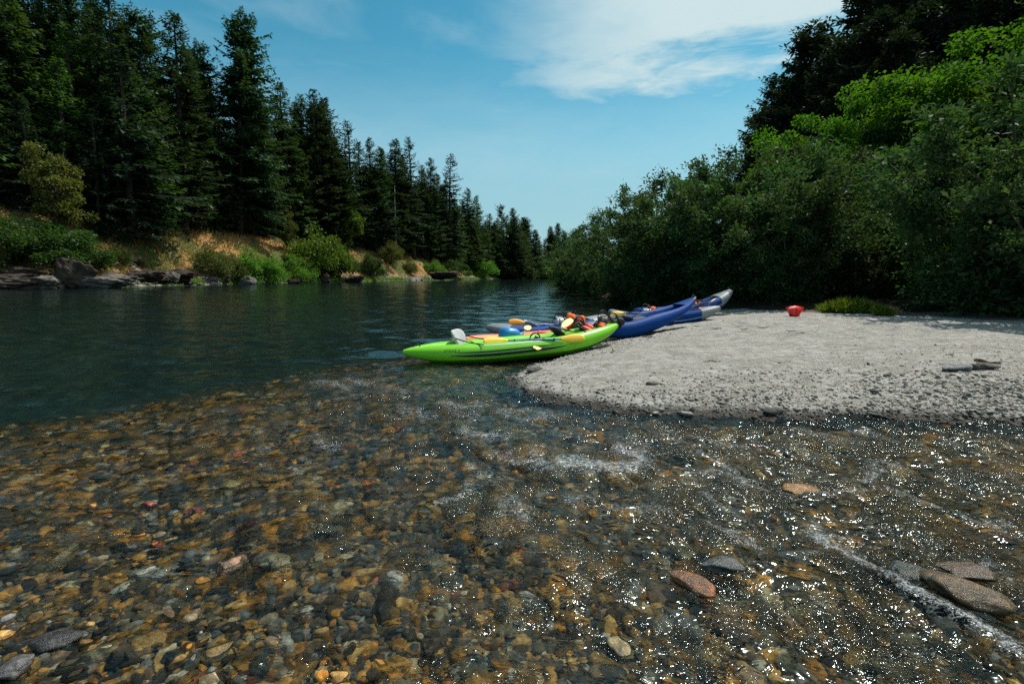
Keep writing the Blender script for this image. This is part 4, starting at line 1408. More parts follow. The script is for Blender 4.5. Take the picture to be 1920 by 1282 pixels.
# maples and conifers on the right hillside
for k, px, top, dep, lab, wd in (('maple', 1535, 192, 36, 'bright green maple with the leftmost sunlit dome', .95), ('maple2', 1612, 212, 33, 'bright green maple just right of the leftmost dome', .8),
                                 ('maple2', 1695, 180, 32, 'bright green maple in the middle of the hillside', .95), ('maple', 1790, 110, 31, 'tall green maple under the dark conifers', .95),
                                 ('maple', 1880, 25, 30, 'tallest green maple by the right picture edge', 1.35), ('maple', 1480, 250, 38, 'low green maple peeping over the willows', .8),
                                 ('maple', 1720, 290, 27, 'shaded maple behind the silvery willows', 1.0), ('maple', 1990, 40, 27, 'green maple cut by the right picture edge', 1.1), ('maple', 1640, 275, 27, 'shaded maple above the dark gap', .9)):
    tree_px(k, px, top, dep, lab, 'maples on the right hillside', wd)
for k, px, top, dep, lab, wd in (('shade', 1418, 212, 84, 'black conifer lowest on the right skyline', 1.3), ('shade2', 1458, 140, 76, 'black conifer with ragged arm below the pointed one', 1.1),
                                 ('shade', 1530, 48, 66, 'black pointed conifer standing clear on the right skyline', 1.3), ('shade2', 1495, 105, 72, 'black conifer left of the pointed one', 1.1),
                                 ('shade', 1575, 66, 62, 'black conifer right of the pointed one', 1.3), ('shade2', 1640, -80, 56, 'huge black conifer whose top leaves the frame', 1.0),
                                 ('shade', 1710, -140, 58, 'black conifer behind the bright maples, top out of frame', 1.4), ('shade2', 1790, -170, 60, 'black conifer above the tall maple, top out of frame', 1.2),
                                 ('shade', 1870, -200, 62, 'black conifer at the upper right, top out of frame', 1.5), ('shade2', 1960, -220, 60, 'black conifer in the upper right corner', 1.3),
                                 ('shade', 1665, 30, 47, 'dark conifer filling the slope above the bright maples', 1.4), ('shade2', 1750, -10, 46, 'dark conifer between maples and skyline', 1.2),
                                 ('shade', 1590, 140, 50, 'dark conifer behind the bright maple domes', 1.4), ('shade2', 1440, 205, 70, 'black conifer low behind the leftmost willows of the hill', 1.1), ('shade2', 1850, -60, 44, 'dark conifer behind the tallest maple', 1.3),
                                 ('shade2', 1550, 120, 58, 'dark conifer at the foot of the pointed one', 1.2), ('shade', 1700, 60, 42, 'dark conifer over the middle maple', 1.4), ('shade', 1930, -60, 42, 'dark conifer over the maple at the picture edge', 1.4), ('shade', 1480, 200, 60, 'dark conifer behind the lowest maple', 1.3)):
    tree_px(k, px, top, dep, lab, 'dark conifers on the right hillside', wd)


# ------------------------------------------------------------------ bank rocks, grass
def rock(px0, px1, pytop, pybot, dep, seed, mat, label, facet=1.0, tilt=0.0, depthk=.7):
    dep = min(dep, hit((px0 + px1) / 2, pybot, 40)) if pybot > 510 else hit((px0 + px1) / 2, pybot, 40)
    a, b = atd(px0, pybot, dep), atd(px1, pytop, dep)
    v, f = lump(5, seed, .42, facet)
    gg = np.random.default_rng(seed)
    nn = v / np.linalg.norm(v, axis=1)[:, None]
    q = .12 * (vnoise(nn[:, 0] * 4 + 9, nn[:, 2] * 6 + 5 + nn[:, 1] * 3) - .5) + .10 * (vnoise(nn[:, 0] * 9 + 9, nn[:, 2] * 15 + 5 + nn[:, 1] * 6) - .5)
    v = rough3(rough3(v * (1 + q[:, None]), seed % 7, .24, 2.4), seed % 5, .11, 8)
    me = make_mesh('rock', v, f, False)
    w_, h_ = abs(b[0] - a[0]) / 2, abs(b[2] - a[2])
    o = link('rock', me, M[mat], loc=((a[0] + b[0]) / 2, dep, a[2] + h_ * .32), rot=(0, tilt, gg.uniform(-.3, .3)), scale=(w_ * 1.05, w_ * depthk, h_ * .72))
    return tag(o, label, 'rock', 'rocks along the far bank')


rock(-50, 85, 510, 539, 67, 301, 'rock_dark', 'broad brown rock slab at the left edge of the far bank')
rock(-20, 60, 500, 518, 71, 302, 'rock_dark', 'brown rock ledge above the broad slab at far left')
rock(95, 180, 486, 534, 70, 303, 'rock_dark', 'large dark leaning rock jutting toward the water', 1.0, .35, .5)
rock(60, 125, 512, 538, 68, 304, 'rock_pale', 'pale flat rock beneath the leaning rock')
rock(158, 250, 513, 536, 71, 305, 'rock_pale', 'pale grey rock shelf right of the leaning rock')
rock(235, 325, 506, 524, 78, 306, 'rock_dark', 'dark layered rock under the pale scree')
rock(290, 362, 506, 528, 84, 307, 'rock_dark', 'brown rock shelf at the foot of the olive scrub')
rock(305, 335, 508, 526, 82, 308, 'rock_pale', 'small white rock on the brown shelf')
rock(452, 482, 519, 534, 100, 309, 'rock_pale', 'lone grey boulder standing at the waterline')
rock(175, 215, 520, 537, 71, 310, 'rock_dark', 'low dark rock dipping into the water')
rock(345, 362, 524, 533, 86, 311, 'rock_pale', 'small pale rock at the waterline left of the lone boulder')
rock(540, 562, 522, 531, 115, 312, 'rock_dark', 'small dark rock below the green shrubs')
rock(645, 690, 516, 528, 140, 313, 'rock_dark', 'dark rock in the shade of the waterside shrubs')
rock(702, 715, 484, 496, 152, 314, 'rock_pale', 'orange tinted boulder above the waterline')
rock(806, 850, 507, 519, 200, 315, 'rock_dark', 'long dark rock by the yellow bank downstream')
g = np.random.default_rng(12)
for k in range(12):
    px = (12, 48, 76, 118, 205, 248, 284, 352, 398, 420, 566, 612)[k]
    h_ = g.uniform(5, 10)
    rock(px - h_ * 1.2, px + h_ * 1.2, np.interp(px, [0, 300, 620], [534, 527, 524]) - h_, np.interp(px, [0, 300, 620], [536, 530, 527]), np.interp(px, [0, 300, 620], [69, 88, 135]), 340 + k, ('rock_pale', 'rock_dark')[k % 2], 'small broken rock scattered along the far waterline')
# pale scree
g = np.random.default_rng(44)
SP = []
for k in range(420):
    px, py = g.normal(268, 16), g.normal(462, 18)
    if not (425 < py < 505): continue
    dep = np.interp(py, [430, 505], [92, 80])
    q = atd(px, py, dep)
    SP.append((q[0], dep, gz1(q[0], dep) + .05))
for k in range(800):
    yy = 60 * (330 / 60) ** g.random()
    xx = lx(BANK, yy) - abs(g.normal(.9, .9)) + 2.4 * fbm(np.array([lx(BANK, yy) * .12]), np.array([yy * .12]), 3)[0]
    SP.append((xx, yy, gz1(xx, yy) + .05))
SP = np.array(SP)
rad = np.exp(g.normal(math.log(.26), .5, len(SP)))
cols = np.array([(.34, .32, .29), (.24, .22, .2), (.14, .12, .11), (.40, .38, .35)])[g.integers(0, 4, len(SP))] * g.uniform(.7, 1.1, (len(SP), 1))
o = scatter('bank_rubble', SP, rad, g.uniform(.4, .8, len(SP)), cols, M['pebble_dry'], LUMPS0, 1, g)
tag(o, 'pale scree and rubble along the far waterline', kind='stuff')


def blades(P, h, wd, g, lean=.35):
    n = len(P)
    d = unit(np.column_stack([g.normal(0, lean, n), g.normal(0, lean, n), np.ones(n)]))
    return kites(P, d, h, wd, g, g.uniform(0, 3.1, n), .4)


# dry grass on the sunny slope, green sedge at the waterline
yy = 58 * (380 / 58) ** g.random(30000)
xx = lx(BANK, yy) - g.uniform(2.0, 17, 30000)
zz = gz(xx, yy)
ok = (fbm(xx * .11, yy * .11, 3) > -.06) & (zz > 1.3) & (zz < 14)
P = np.column_stack([xx, yy, zz])[ok][:13000]
V, Fc = blades(P, g.uniform(.4, 1.15, len(P)), g.uniform(.12, .3, len(P)), g, .5)
o = link('dry_grass', make_mesh('dry_grass', V, Fc, False), M['drygrass'])
tag(o, 'orange dry grass on the sunny far slope', kind='stuff')
yy = 58 * (420 / 58) ** g.random(40000)
xb = lx(BANK, yy)
xx = xb + 2.58 * fbm(xb * .12, yy * .12, 3) - np.abs(g.normal(0, .8, 40000)) - .1
zz = gz(xx, yy)
ok = (vnoise(yy * .16, xx * .05) > .40) & (zz > -.25) & (zz < 1.4)
P = np.column_stack([xx, yy, np.maximum(zz, 0) - .05])[ok][:14000]
V, Fc = blades(P, g.uniform(.4, .95, len(P)), g.uniform(.1, .22, len(P)), g, .4)
o = link('sedge_grass', make_mesh('sedge_grass', V, Fc, False), M['grass'])
tag(o, 'green sedge growing along the far waterline', kind='stuff')


def tuft(px, py, wpx, hpx, n, label, name='grass_tuft'):
    p = at(px, py, .5)
    for _ in range(5): p = at(px, py, gz1(p[0], p[1]))
    k = p[1] / F
    gg = np.random.default_rng(int(px))
    a, r = gg.uniform(0, 6.28, n), np.sqrt(gg.random(n))
    Q = np.column_stack([np.cos(a) * r * wpx * k / 2, np.sin(a) * r * wpx * k / 2 * .8, np.zeros(n)])
    Q[:, 2] = gz(p[0] + Q[:, 0], p[1] + Q[:, 1]) - p[2] - .02
    hh = hpx * k * gg.uniform(.45, 1.15, n) * (1.1 - .5 * r)
    V, Fc = blades(Q, hh, hh * gg.uniform(.025, .06, n) + .004, gg, .75)
    o = link(name, make_mesh(name, V, Fc, False), M['grass'], loc=p)
    return tag(o, label, 'grass')


tuft(1592, 587, 92, 36, 3400, 'bright green grass clump at the foot of the willows right of the red bag')
tuft(1636, 582, 44, 20, 800, 'thin green grass at the right end of the bright clump')
tuft(1657, 592, 28, 26, 600, 'small green tuft alone on brown earth')
tuft(1545, 579, 20, 22, 60, 'few pale grass stalks left of the bright clump')

# ------------------------------------------------------------------ kayaks


class Hull:
    def __init__(s, L, W, r0, rs, rb, pw=2.6, taper=.72, zs=1.12, rp=2.0, tk=.5, tp=2.2):
        s.rp, s.tk, s.tp = rp, tk, tp
        s.L, s.W, s.r0, s.rs, s.rb, s.pw, s.taper, s.zs = L, W, r0, rs, rb, pw, taper, zs

    def rad(s, t):
        k0 = s.tk if t > 0 else .5
        k = np.clip((abs(t) - k0) / (1 - k0), 0, 1)
        return s.r0 * (1 - s.taper * k ** (s.tp if t > 0 else 2.2))

    def cen(s, t, side):
        w = s.W * max(0.0, 1 - abs(t) ** s.pw) ** .8
        up = (s.rs if t < 0 else s.rb) * max(0, (abs(t) - .25) / .75) ** (s.rp if t > 0 else 2.0)
        return np.array((t * s.L / 2, side * w, s.r0 * s.zs + up))

    def out(s, t, side):
        """unit outward direction in plan"""
        e = .004
        d = s.cen(min(1, t + e), side) - s.cen(max(-1, t - e), side)
        o = np.array((d[1], -d[0], 0)) * -side
        return unit(o)

    def pt(s, t, side, phi, off=0.0):
        """point on the tube: phi 0 = top, 90 = outer side"""
        c, o, r = s.cen(t, side), s.out(t, side), s.rad(t) + off
        return c + o * r * math.sin(phi) + np.array((0, 0, 1)) * r * s.zs * math.cos(phi)

    def tube(s, side, t0, t1, off=0.0, n=48, m=20):
        rings = []
        ts = t0 + (t1 - t0) * np.linspace(0, 1, n)
        for t in ts:
            rings.append([s.pt(t, side, p, off) for p in np.linspace(0, 2 * math.pi, m, endpoint=False)])
        rings = np.array(rings)
        for e, k in ((0, 1), (-1, -1)):          # rounded nose
            if abs(ts[e]) > .97:
                c = rings[e].mean(0)
                dirx = np.array((-1.0 if e == 0 else 1.0, 0, .25))
                ex = [c + (rings[e] - c) * q + dirx * s.rad(ts[e]) * z for q, z in ((.9, .35), (.68, .65), (.3, .88))]
                ex = np.array(ex)
                rings = np.concatenate([ex[::-1], rings]) if e == 0 else np.concatenate([rings, ex])
        return loft(rings)

    def floor(s, n=40, m=14):
        rings = []
        for t in np.linspace(-.96, .96, n):
            a, b = s.cen(t, 1), s.cen(t, -1)
            r = s.rad(t)
            top = [a + (b - a) * k + np.array((0, 0, -.35 * r + .16 * r * math.cos(k * math.pi * 6))) for k in np.linspace(0, 1, m)]
            bot = [b + (a - b) * k + np.array((0, 0, -r * s.zs * (1.0 + .06 * math.sin(k * math.pi)))) for k in np.linspace(0, 1, m)]
            rings.append(top + bot)
        return loft(np.array(rings))

    def ribbon(s, side, t0, t1, f, off=.004, n=60, m=5):
        """print on the tube: f(u) -> (phi centre, phi half width) in degrees"""
        V = []
        for u in np.linspace(0, 1, n):
            c, h = f(u)
            for k in np.linspace(-1, 1, m):
                V.append(s.pt(t0 + (t1 - t0) * u, side, R(c + k * h), off))
        return np.array(V), grid_faces(n, m)

    def deck(s, t0, t1, n=16, m=9):
        """fabric deck between the tubes at one end"""
        rings = []
        for t in np.linspace(t0, t1, n):
            a, b = s.pt(t, 1, .15), s.pt(t, -1, .15)
            r = s.rad(t)
            k = np.linspace(0, 1, m)
            top = a + (b - a) * k[:, None] + np.array((0, 0, 1)) * (np.sin(k * math.pi) * .14 * r + .012)[:, None]
            bot = top[::-1] - np.array((0, 0, .02))
            rings.append(np.concatenate([top, bot]))
        return loft(np.array(rings))


def boat_root(name, a, b, label):
    """Empty at mid keel; local x runs from a (stern keel) to b (bow keel)"""
    a, b = np.array(a, float), np.array(b, float)
    d = b - a
    o = empty(name, (a + b) / 2, (0, -math.atan2(d[2], math.hypot(d[0], d[1])), math.atan2(d[1], d[0])))
    return tag(o, label, 'kayak', 'inflatable kayaks pulled up on the bar')


def add(name, vf, mat, parent, smooth=True):
    mb = MB()
    for q in (vf if isinstance(vf, list) else [vf]): mb.add(*q)
    return link(name, mb.mesh(name, smooth), M[mat], parent)


def seat(parent, x, z, mat, hback=.42, w=.40, lean=25, y=0.0, face=1, back_mat=None):
    """padded seat: cushion with a backrest and its side straps"""
    th = np.linspace(0, 2 * math.pi, 24, endpoint=False)
    sq = lambda a, b, e=.5: np.column_stack([a * np.sign(np.cos(th)) * abs(np.cos(th)) ** e, b * np.sign(np.sin(th)) * abs(np.sin(th)) ** e])
    v, f = slab(sq(.20, w / 2), .07)
    s_ = link('seat', MB().add(v, f).mesh('seat'), M[mat], parent, loc=(x + .16 * face, y, z))
    v, f = slab(sq(hback / 2, w / 2 * .94, .62), .075)
    v = np.column_stack([v[:, 2] + .10 * (v[:, 1] / (w / 2)) ** 2 * face * .6, v[:, 1], v[:, 0] + hback / 2])
    b = link('backrest', MB().add(v, f).mesh('backrest'), M[back_mat or mat], s_, loc=(-.22 * face, 0, .03), rot=(0, -R(lean) * face, 0))
    for sgn in (-1, 1):
        p0 = np.array((-.22 * face - .06 * face, sgn * w * .42, hback * .62))
        p1 = np.array((.34 * face, sgn * (w / 2 + .06), .12))
        link('strap', MB().add(*tube(np.array([p0, (p0 + p1) / 2 - np.array((0, 0, .02)), p1]), .011, 6)).mesh('strap'), M['black'], s_)
    return s_


def bend_text(parent, H, txt, side, t0, t1, phi0, phi1, mat):
    cu = bpy.data.curves.new('lettering', 'FONT')
    cu.body = txt
    cu.space_character = 1.15
    cu.shear = .25
    ob = bpy.data.objects.new('lettering', cu)
    COL.objects.link(ob)
    bpy.context.view_layer.update()
    me = bpy.data.meshes.new_from_object(ob.evaluated_get(bpy.context.evaluated_depsgraph_get()))
    COL.objects.unlink(ob)
    bpy.data.objects.remove(ob)
    import bmesh
    bm = bmesh.new()
    bm.from_mesh(me)
    bmesh.ops.subdivide_edges(bm, edges=bm.edges[:], cuts=1)
    xs = [v.co.x for v in bm.verts]
    ys_ = [v.co.y for v in bm.verts]
    x0, x1, y0, y1 = min(xs), max(xs), min(ys_), max(ys_)
    for v in bm.verts:
        t = t0 + (t1 - t0) * (v.co.x - x0) / (x1 - x0)
        ph = phi0 + (phi1 - phi0) * (v.co.y - y0) / (y1 - y0)
        v.co = Vector(H.pt(t, side, R(ph), .005))
    bm.to_mesh(me)
    bm.free()
    me.name = 'lettering'
    me.materials.append(M[mat])
    o = bpy.data.objects.new('lettering', me)
    COL.objects.link(o)
    o.parent = parent
    return o


def handle(parent, p, axis, w=.11, h=.06):
    t = np.linspace(0, math.pi, 9)
    pts = np.array([np.array(p) + np.array(axis) * (-math.cos(k) * w / 2) + np.array((0, 0, 1)) * math.sin(k) * h for k in t])
    return link('carry_handle', MB().add(*tube(pts, .011, 6)).mesh('carry_handle'), M['black'], parent)


# --- lime green kayak, nearest
ga, gb = np.array((-1.84, 8.86, -.07)), np.array((2.04, 10.02, .12))
G = Hull(4.05, .33, .165, .085, .24, 2.5, .66, 1.06)
green = boat_root('inflatable_kayak', ga, gb, 'lime green inflatable kayak with dark side stripes, nearest and half afloat')
for s in (-1, 1): add('side_tube', G.tube(s, -1, 1, n=90, m=28), 'green', green)
add('floor', G.floor(), 'green_in', green)
sw = lambda c0, c1, h, bow=0: (lambda u: (c0 + (c1 - c0) * u + bow * math.sin(math.pi * u), h * min(1, 4.5 * u) ** .7 * min(1, 5 * (1 - u)) ** .8 + .15))
for nm, t0, t1, fn, mt in (('stripe', -.60, .30, sw(76, 68, 4.2, 2), 'stripe'), ('stripe', -.64, .40, sw(92, 84, 7.5, 6), 'stripe'), ('stripe', -.40, .26, sw(40, 34, 4.0), 'silver')):
    add(nm, G.ribbon(-1, t0, t1, fn), mt, green)
    if mt == 'stripe': add(nm, G.ribbon(1, t0, t1, fn), mt, green)
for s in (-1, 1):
    add('hull_shade_band', G.ribbon(s, -.9, .9, lambda u: (136, 17 * min(1, 5 * u, 5 * (1 - u)) + .5)), 'green_dk', green)  # dark band paints the shade of the lower hull into its colour
    add('seam', G.ribbon(s, -.95, .95, lambda u: (22, .7), .003), 'green_dk', green)
    for t in (-.5, .46):
        q, n_ = G.pt(t, s, R(-28), .0), G.pt(t, s, R(-28), .02)
        d_ = (n_ - q) / .02
        add('valve', tube(np.array([q - d_ * .004, q + d_ * .006, q + d_ * .012]), [.034, .032, .022], 14), 'black', green)
bend_text(green, G, 'STRIKE II', -1, -.685, -.555, 71, 52, 'letter')
handle(green, G.pt(-.90, -1, .5) * np.array((1, 0, 1)) + np.array((0, 0, .012)), (1, 0, 0), .12, .05)
handle(green, G.pt(.93, -1, .3) * np.array((1, 0, 1)) + np.array((0, 0, .02)), (1, 0, 0), .12, .05)
seat(green, -.99, .22, 'seat', .36, .46, 26).rotation_euler.z = -.65
seat(green, .98, .24, 'black', .34, .42, 48)
for t in (-.76, -.71, -.645, -.36, -.27, -.18, -.06):
    q = G.pt(t, 1, R(-62), .004)
    add('strap_anchor', tube(np.array([q + np.array((-.035, 0, 0)), q, q + np.array((.035, 0, 0))]), [.012, .026, .012], 8, 1, .6), 'black', green)
for t in (.0, .2, .62):
    V = np.array([G.pt(t + dt, -1, R(ph), .006) for ph in np.linspace(-50, 20, 8) for dt in (-.008, .008)])
    add('strap', (V, grid_faces(8, 2)), 'black', green)

# --- orange kayak behind it
O = Hull(3.05, .29, .150, .10, .16, 2.6, .6, 1.05)
orange = boat_root('inflatable_kayak', (-1.10, 10.22, -.05), (1.80, 10.86, .10), 'orange inflatable kayak between the green one and the near blue one')
for s in (-1, 1): add('side_tube', O.tube(s, -1, 1, n=70, m=24), 'orange', orange)
add('floor', O.floor(), 'salmon', orange)
add('stripe', O.ribbon(-1, -.8, .7, sw(48, 44, 5)), 'salmon', orange)
handle(orange, O.pt(-.88, -1, .3) * np.array((1, 0, 1)) + np.array((0, 0, .02)), (1, 0, 0))
seat(orange, .55, .18, 'vest_red', .30, .38, 72)


def blue_kayak(label, a, b, L, W, r, rs, rb, end=.72, boot='grey', tip='grey', col='blue', pw=3.2, band=True, tend=None, taper=.55, rp=2.0, tk=.5, tp=2.2):
    H = Hull(L, W, r, rs, rb, pw, taper, 1.08, rp, tk, tp)
    tend = tend or end
    o = boat_root('inflatable_kayak', a, b, label)
    for s in (-1, 1):
        add('side_tube', H.tube(s, -end, tend, n=70, m=24), col, o)
        c0 = add('end_cap', H.tube(s, -1, -end + .02, .006, n=24, m=24), boot, o)
        c1 = add('end_cap', H.tube(s, tend - .02, 1, .006, n=24, m=24), tip, o)
        if band: add('stripe', H.ribbon(s, -.68, .68, lambda u: (104, 3.2)), 'silver', o)
    add('floor', H.floor(), 'blue_lt', o)
    add('deck', H.deck(-.98, -.66), boot, o)
    add('deck', H.deck(.66, .98), tip if band else col, o)
    handle(o, H.pt(.97, -1, 0) * np.array((1, 0, 1)) + np.array((0, 0, .02)), (1, 0, 0), .1, .045)
    return o, H


kA, HA = blue_kayak('blue kayak with grey ends lying behind the orange one, orange paddle on it', (-.42, 12.15, -.06), (2.25, 12.95, .08), 3.0, .30, .155, .20, .22)
seat(kA, -.25, .25, 'seat', .36, .40, 62)
seat(kA, .55, .25, 'grey', .36, .40, 55)
kB, HB = blue_kayak('long blue kayak with high dark pointed bow raised on the sand', (1.78, 11.28, -.05), (4.48, 12.62, .63), 3.3, .31, .165, .36, .17, .74, 'grey', 'grey_dk', 'blue', 2.0, False, .93, .86, 2.6, -.0, 1.25)
seat(kB, -.35, .28, 'grey_dk', .34, .40, 60)
kC, HC = blue_kayak('blue kayak with pale grey pointed ends, low bow resting on the sand', (3.0, 14.75, .0), (5.55, 13.95, .30), 2.85, .31, .15, .34, .17, .70)
seat(kC, .55, .25, 'white', .32, .38, 66)
kD, HD = blue_kayak('farthest blue kayak with grey bow tilted up by the willows', (4.0, 16.05, .05), (6.95, 16.35, .50), 3.1, .31, .165, .22, .34, .68, 'blue', 'grey')
seat(kD, .35, .26, 'grey_dk', .32, .38, 60)


# ------------------------------------------------------------------ paddles
def paddle(a, b, roll, blade, shaft, label, feather=0.0, one=False, bl=.44):
    """double bladed paddle from tip a to tip b"""
    a, b = np.array(a, float), np.array(b, float)
    L = np.linalg.norm(b - a)
    d = (b - a) / L
    o = empty('paddle', a)
    o.rotation_mode = 'QUATERNION'
    o.rotation_quaternion = Vector(d).to_track_quat('X', 'Z')
    tag(o, label, 'paddle', 'paddles left on the kayaks')
    n = 18
    u = np.linspace(0, 1, n)
    hw = .088 * np.clip(np.sin(np.pi * np.clip(.06 + .90 * u, 0, 1)) ** .55, 0, 1) * (1.05 - .35 * u) + .004
    for k in range(2):
        rings = []
        for q, w_ in zip(u, hw):
            x = .0 + bl * q
            m = 12
            th = np.linspace(0, 2 * math.pi, m, endpoint=False)
            thick = .006 + .012 * q ** 2
            cy = w_ * np.cos(th)
            cz = thick * np.sin(th) + .035 * (1 - q) ** 1.5 - .012 * (cy / .09) ** 2
            rings.append(np.column_stack([np.full(m, x), cy + .012 * math.sin(q * 3), cz]))
        v, f = loft(np.array(rings))
        if k: v = v * np.array((-1, 1, 1)) + np.array((L, 0, 0))
        ang = R(roll + (feather if k else 0))
        ca, sa = math.cos(ang), math.sin(ang)
        v = np.column_stack([v[:, 0], v[:, 1] * ca - v[:, 2] * sa, v[:, 1] * sa + v[:, 2] * ca])
        link('blade', MB().add(v, f if not k else [q[:, ::-1] for q in f]).mesh('blade'), M[blade], o)
    pts = np.column_stack([np.linspace(bl * .8, L - bl * .8, 12), np.zeros(12), np.zeros(12)])
    s_ = link('shaft', MB().add(*tube(pts, .0165, 10)).mesh('shaft'), M[shaft], o)
    for x in (bl + .12, L - bl - .12):
        link('drip_ring', MB().add(*tube(np.array([(x - .012, 0, 0), (x, 0, 0), (x + .012, 0, 0)]), [.02, .032, .02], 10)).mesh('drip_ring'), M['black'], s_)
    return o


paddle(atd(906, 640.5, 8.98), atd(1095, 634.5, 9.27), 50, 'yellow_p', 'shaft', 'yellow bladed paddle with blue shaft laid lengthwise across the green kayak', 8)
paddle(atd(1002, 657, 8.93), atd(1072, 600, 10.62), 25, 'cream_p', 'shaft_lt', 'pale bladed paddle hanging one blade over the side of the green kayak', bl=.56)
paddle(atd(966, 638, 9.75), atd(992, 613.5, 11.5), 20, 'cream_p', 'shaft_lt', 'pale bladed paddle leaning from the green kayak over the orange one')
paddle(atd(953, 604, 12.2), atd(1102, 613, 12.75), 70, 'orange_p', 'shaft', 'orange bladed paddle with blue shaft on the near blue kayak', 5)
paddle(atd(1143, 591, 13.9), atd(1262, 580, 14.1), 66, 'yellow_p', 'shaft', 'yellow bladed paddle beside the grey sterns behind the long blue kayak')
paddle(atd(1255, 579, 15.6), atd(1356, 562.5, 16.0), 60, 'yellow_p', 'grey_paddle' if 'grey_paddle' in M else 'black', 'yellow bladed paddle with black shaft in the farthest blue kayak')


# ------------------------------------------------------------------ loose gear
def blob(size, seed, amp=.14, n=4, box=.75, wr=.0):
    v, f = ICO[n]
    p = np.sign(v) * np.abs(v) ** box
    gg = np.random.default_rng(seed)
    k = np.ones(len(v))
    for q in range(6):
        d = unit(gg.normal(size=3))
        k += amp * .4 * np.sin(v @ d * gg.uniform(2, 5) + gg.uniform(0, 6.28))
    if wr: k += wr * (vnoise(v[:, 0] * 7 + 20 + v[:, 1] * 3, v[:, 2] * 7 + 20) - .5)
    return p * k[:, None] * np.array(size) / 2, f


def strap_over(parent, size, x, mat='black', w=.02, ax=0):
    th = np.linspace(0, 2 * math.pi, 26)
    pts = np.column_stack([np.full(26, x), np.cos(th) * size[1] / 2 * 1.04, np.sin(th) * size[2] / 2 * 1.04])
    if ax: pts = pts[:, [1, 0, 2]]
    return link('strap', MB().add(*tube(pts, w, 6)).mesh('strap'), M[mat], parent)


def dry_bag(loc, size, mat, label, rot=(0, 0, 0)):
    o = empty('dry_bag', loc, rot)
    tag(o, label, 'dry bag')
    v, f = blob(size, 5, .05, 4, .80, .04)
    link('bag_body', make_mesh('bag_body', v, f), M[mat], o)
    r = link('roll_top', MB().add(*tube(np.array([(size[0] * .46, -size[1] * .3, .02), (size[0] * .52, 0, .035), (size[0] * .46, size[1] * .3, .02)]), [.03, .045, .03], 10)).mesh('roll_top'), M[mat], o)
    link('buckle', MB().add(*tube(np.array([(size[0] * .55, -.03, .05), (size[0] * .57, 0, .055), (size[0] * .55, .03, .05)]), .016, 6)).mesh('buckle'), M['black'], r)
    return o


dry_bag(atd(955, 628.5, 9.98), (.42, .38, .33), 'bluebag', 'round sky blue dry bag lying on the orange kayak', (0, .15, .5))


def life_jacket(loc, rot, mat, label, size=(.42, .50, .16), trim='black'):
    """two padded front panels, back panel, collar loop and webbing straps"""
    o = empty('life_jacket', loc, rot)
    tag(o, label, 'life jacket')
    sx, sy, sz = size
    for s in (-1, 1):
        v, f = blob((sx * .46, sy * .9, sz * .6), 8 + s, .10, 3, .7, .10)
        link('front_panel', make_mesh('front_panel', v + np.array((s * sx * .27, 0, sz * .25)), f), M[mat], o)
        pts = np.array([(s * sx * .2, sy * .40, sz * .2), (s * sx * .24, sy * .60, sz * .42), (s * sx * .2, sy * .66, 0), (s * sx * .18, sy * .42, -sz * .25)])
        link('shoulder_strap', MB().add(*tube(pts, .024, 8)).mesh('shoulder_strap'), M[trim], o)
    v, f = blob((sx, sy, sz * .55), 3, .10, 3, .7, .08)
    link('back_panel', make_mesh('back_panel', v + np.array((0, 0, -sz * .2)), f), M[trim], o)
    for y in (-.26, .02):
        th = np.linspace(0, 2 * math.pi, 24)
        pts = np.column_stack([np.cos(th) * sx * .56, np.full(24, y * sy), np.sin(th) * sz * .66 + .01])
        link('webbing', MB().add(*tube(pts, .013, 6)).mesh('webbing'), M[trim], o)
    return o


life_jacket(atd(1079, 604, 10.72), (R(62), R(12), R(-14)), 'vest_orange', 'bright orange life jacket with black straps heaped on the bow of the orange kayak', (.40, .36, .24))
life_jacket(atd(1112, 623, 9.86), (R(28), R(-8), R(68)), 'vest_red', 'pinkish red and black life jacket inside the bow of the green kayak', (.34, .54, .14))
life_jacket(atd(1134, 615, 9.98), (R(20), R(-5), R(75)), 'vest_orange', 'faded orange life jacket nearest the tip of the green kayak', (.30, .34, .12))
life_jacket(atd(1026, 643, 9.62), (R(15), R(10), R(75)), 'vest_red', 'crimson life jacket in the middle of the green kayak', (.30, .40, .12))
life_jacket(atd(1320, 585, 13.95), (R(35), 0, R(-30)), 'vest_red', 'small pink life jacket in the kayak with the low grey bow', (.30, .36, .14))
life_jacket(atd(1229, 583, 15.9), (R(24), 0, R(60)), 'vest_orange', 'orange life jacket in the stern of the farthest kayak', (.36, .46, .16))
life_jacket(atd(1308, 573.5, 16.0), (R(40), 0, R(20)), 'vest_orange', 'small orange life jacket behind the raised blue bow', (.24, .24, .18))


def gear_bag(loc, size, rot, mat, label, accent=None):
    o = empty('gear_bag', loc, rot)
    tag(o, label, 'bag')
    v, f = blob(size, 15, .22, 4, .72, .12)
    link('bag_body', make_mesh('bag_body', v, f), M[mat], o)
    for x in (-.22, .2): strap_over(o, size, x * size[0], 'black', .014)
    t = np.linspace(0, math.pi, 12)
    link('carry_loop', MB().add(*tube(np.column_stack([np.cos(t) * .11 - size[0] * .2, np.full(12, -.03), np.sin(t) * .15 + size[2] * .42]), .014, 6)).mesh('carry_loop'), M['black'], o)
    if accent:
        v, f = blob((size[0] * .4, .03, size[2] * .25), 4, .1, 2)
        link('side_patch', make_mesh('side_patch', v + np.array((.02, -size[1] * .5, 0)), f), M[accent], o)
    return o


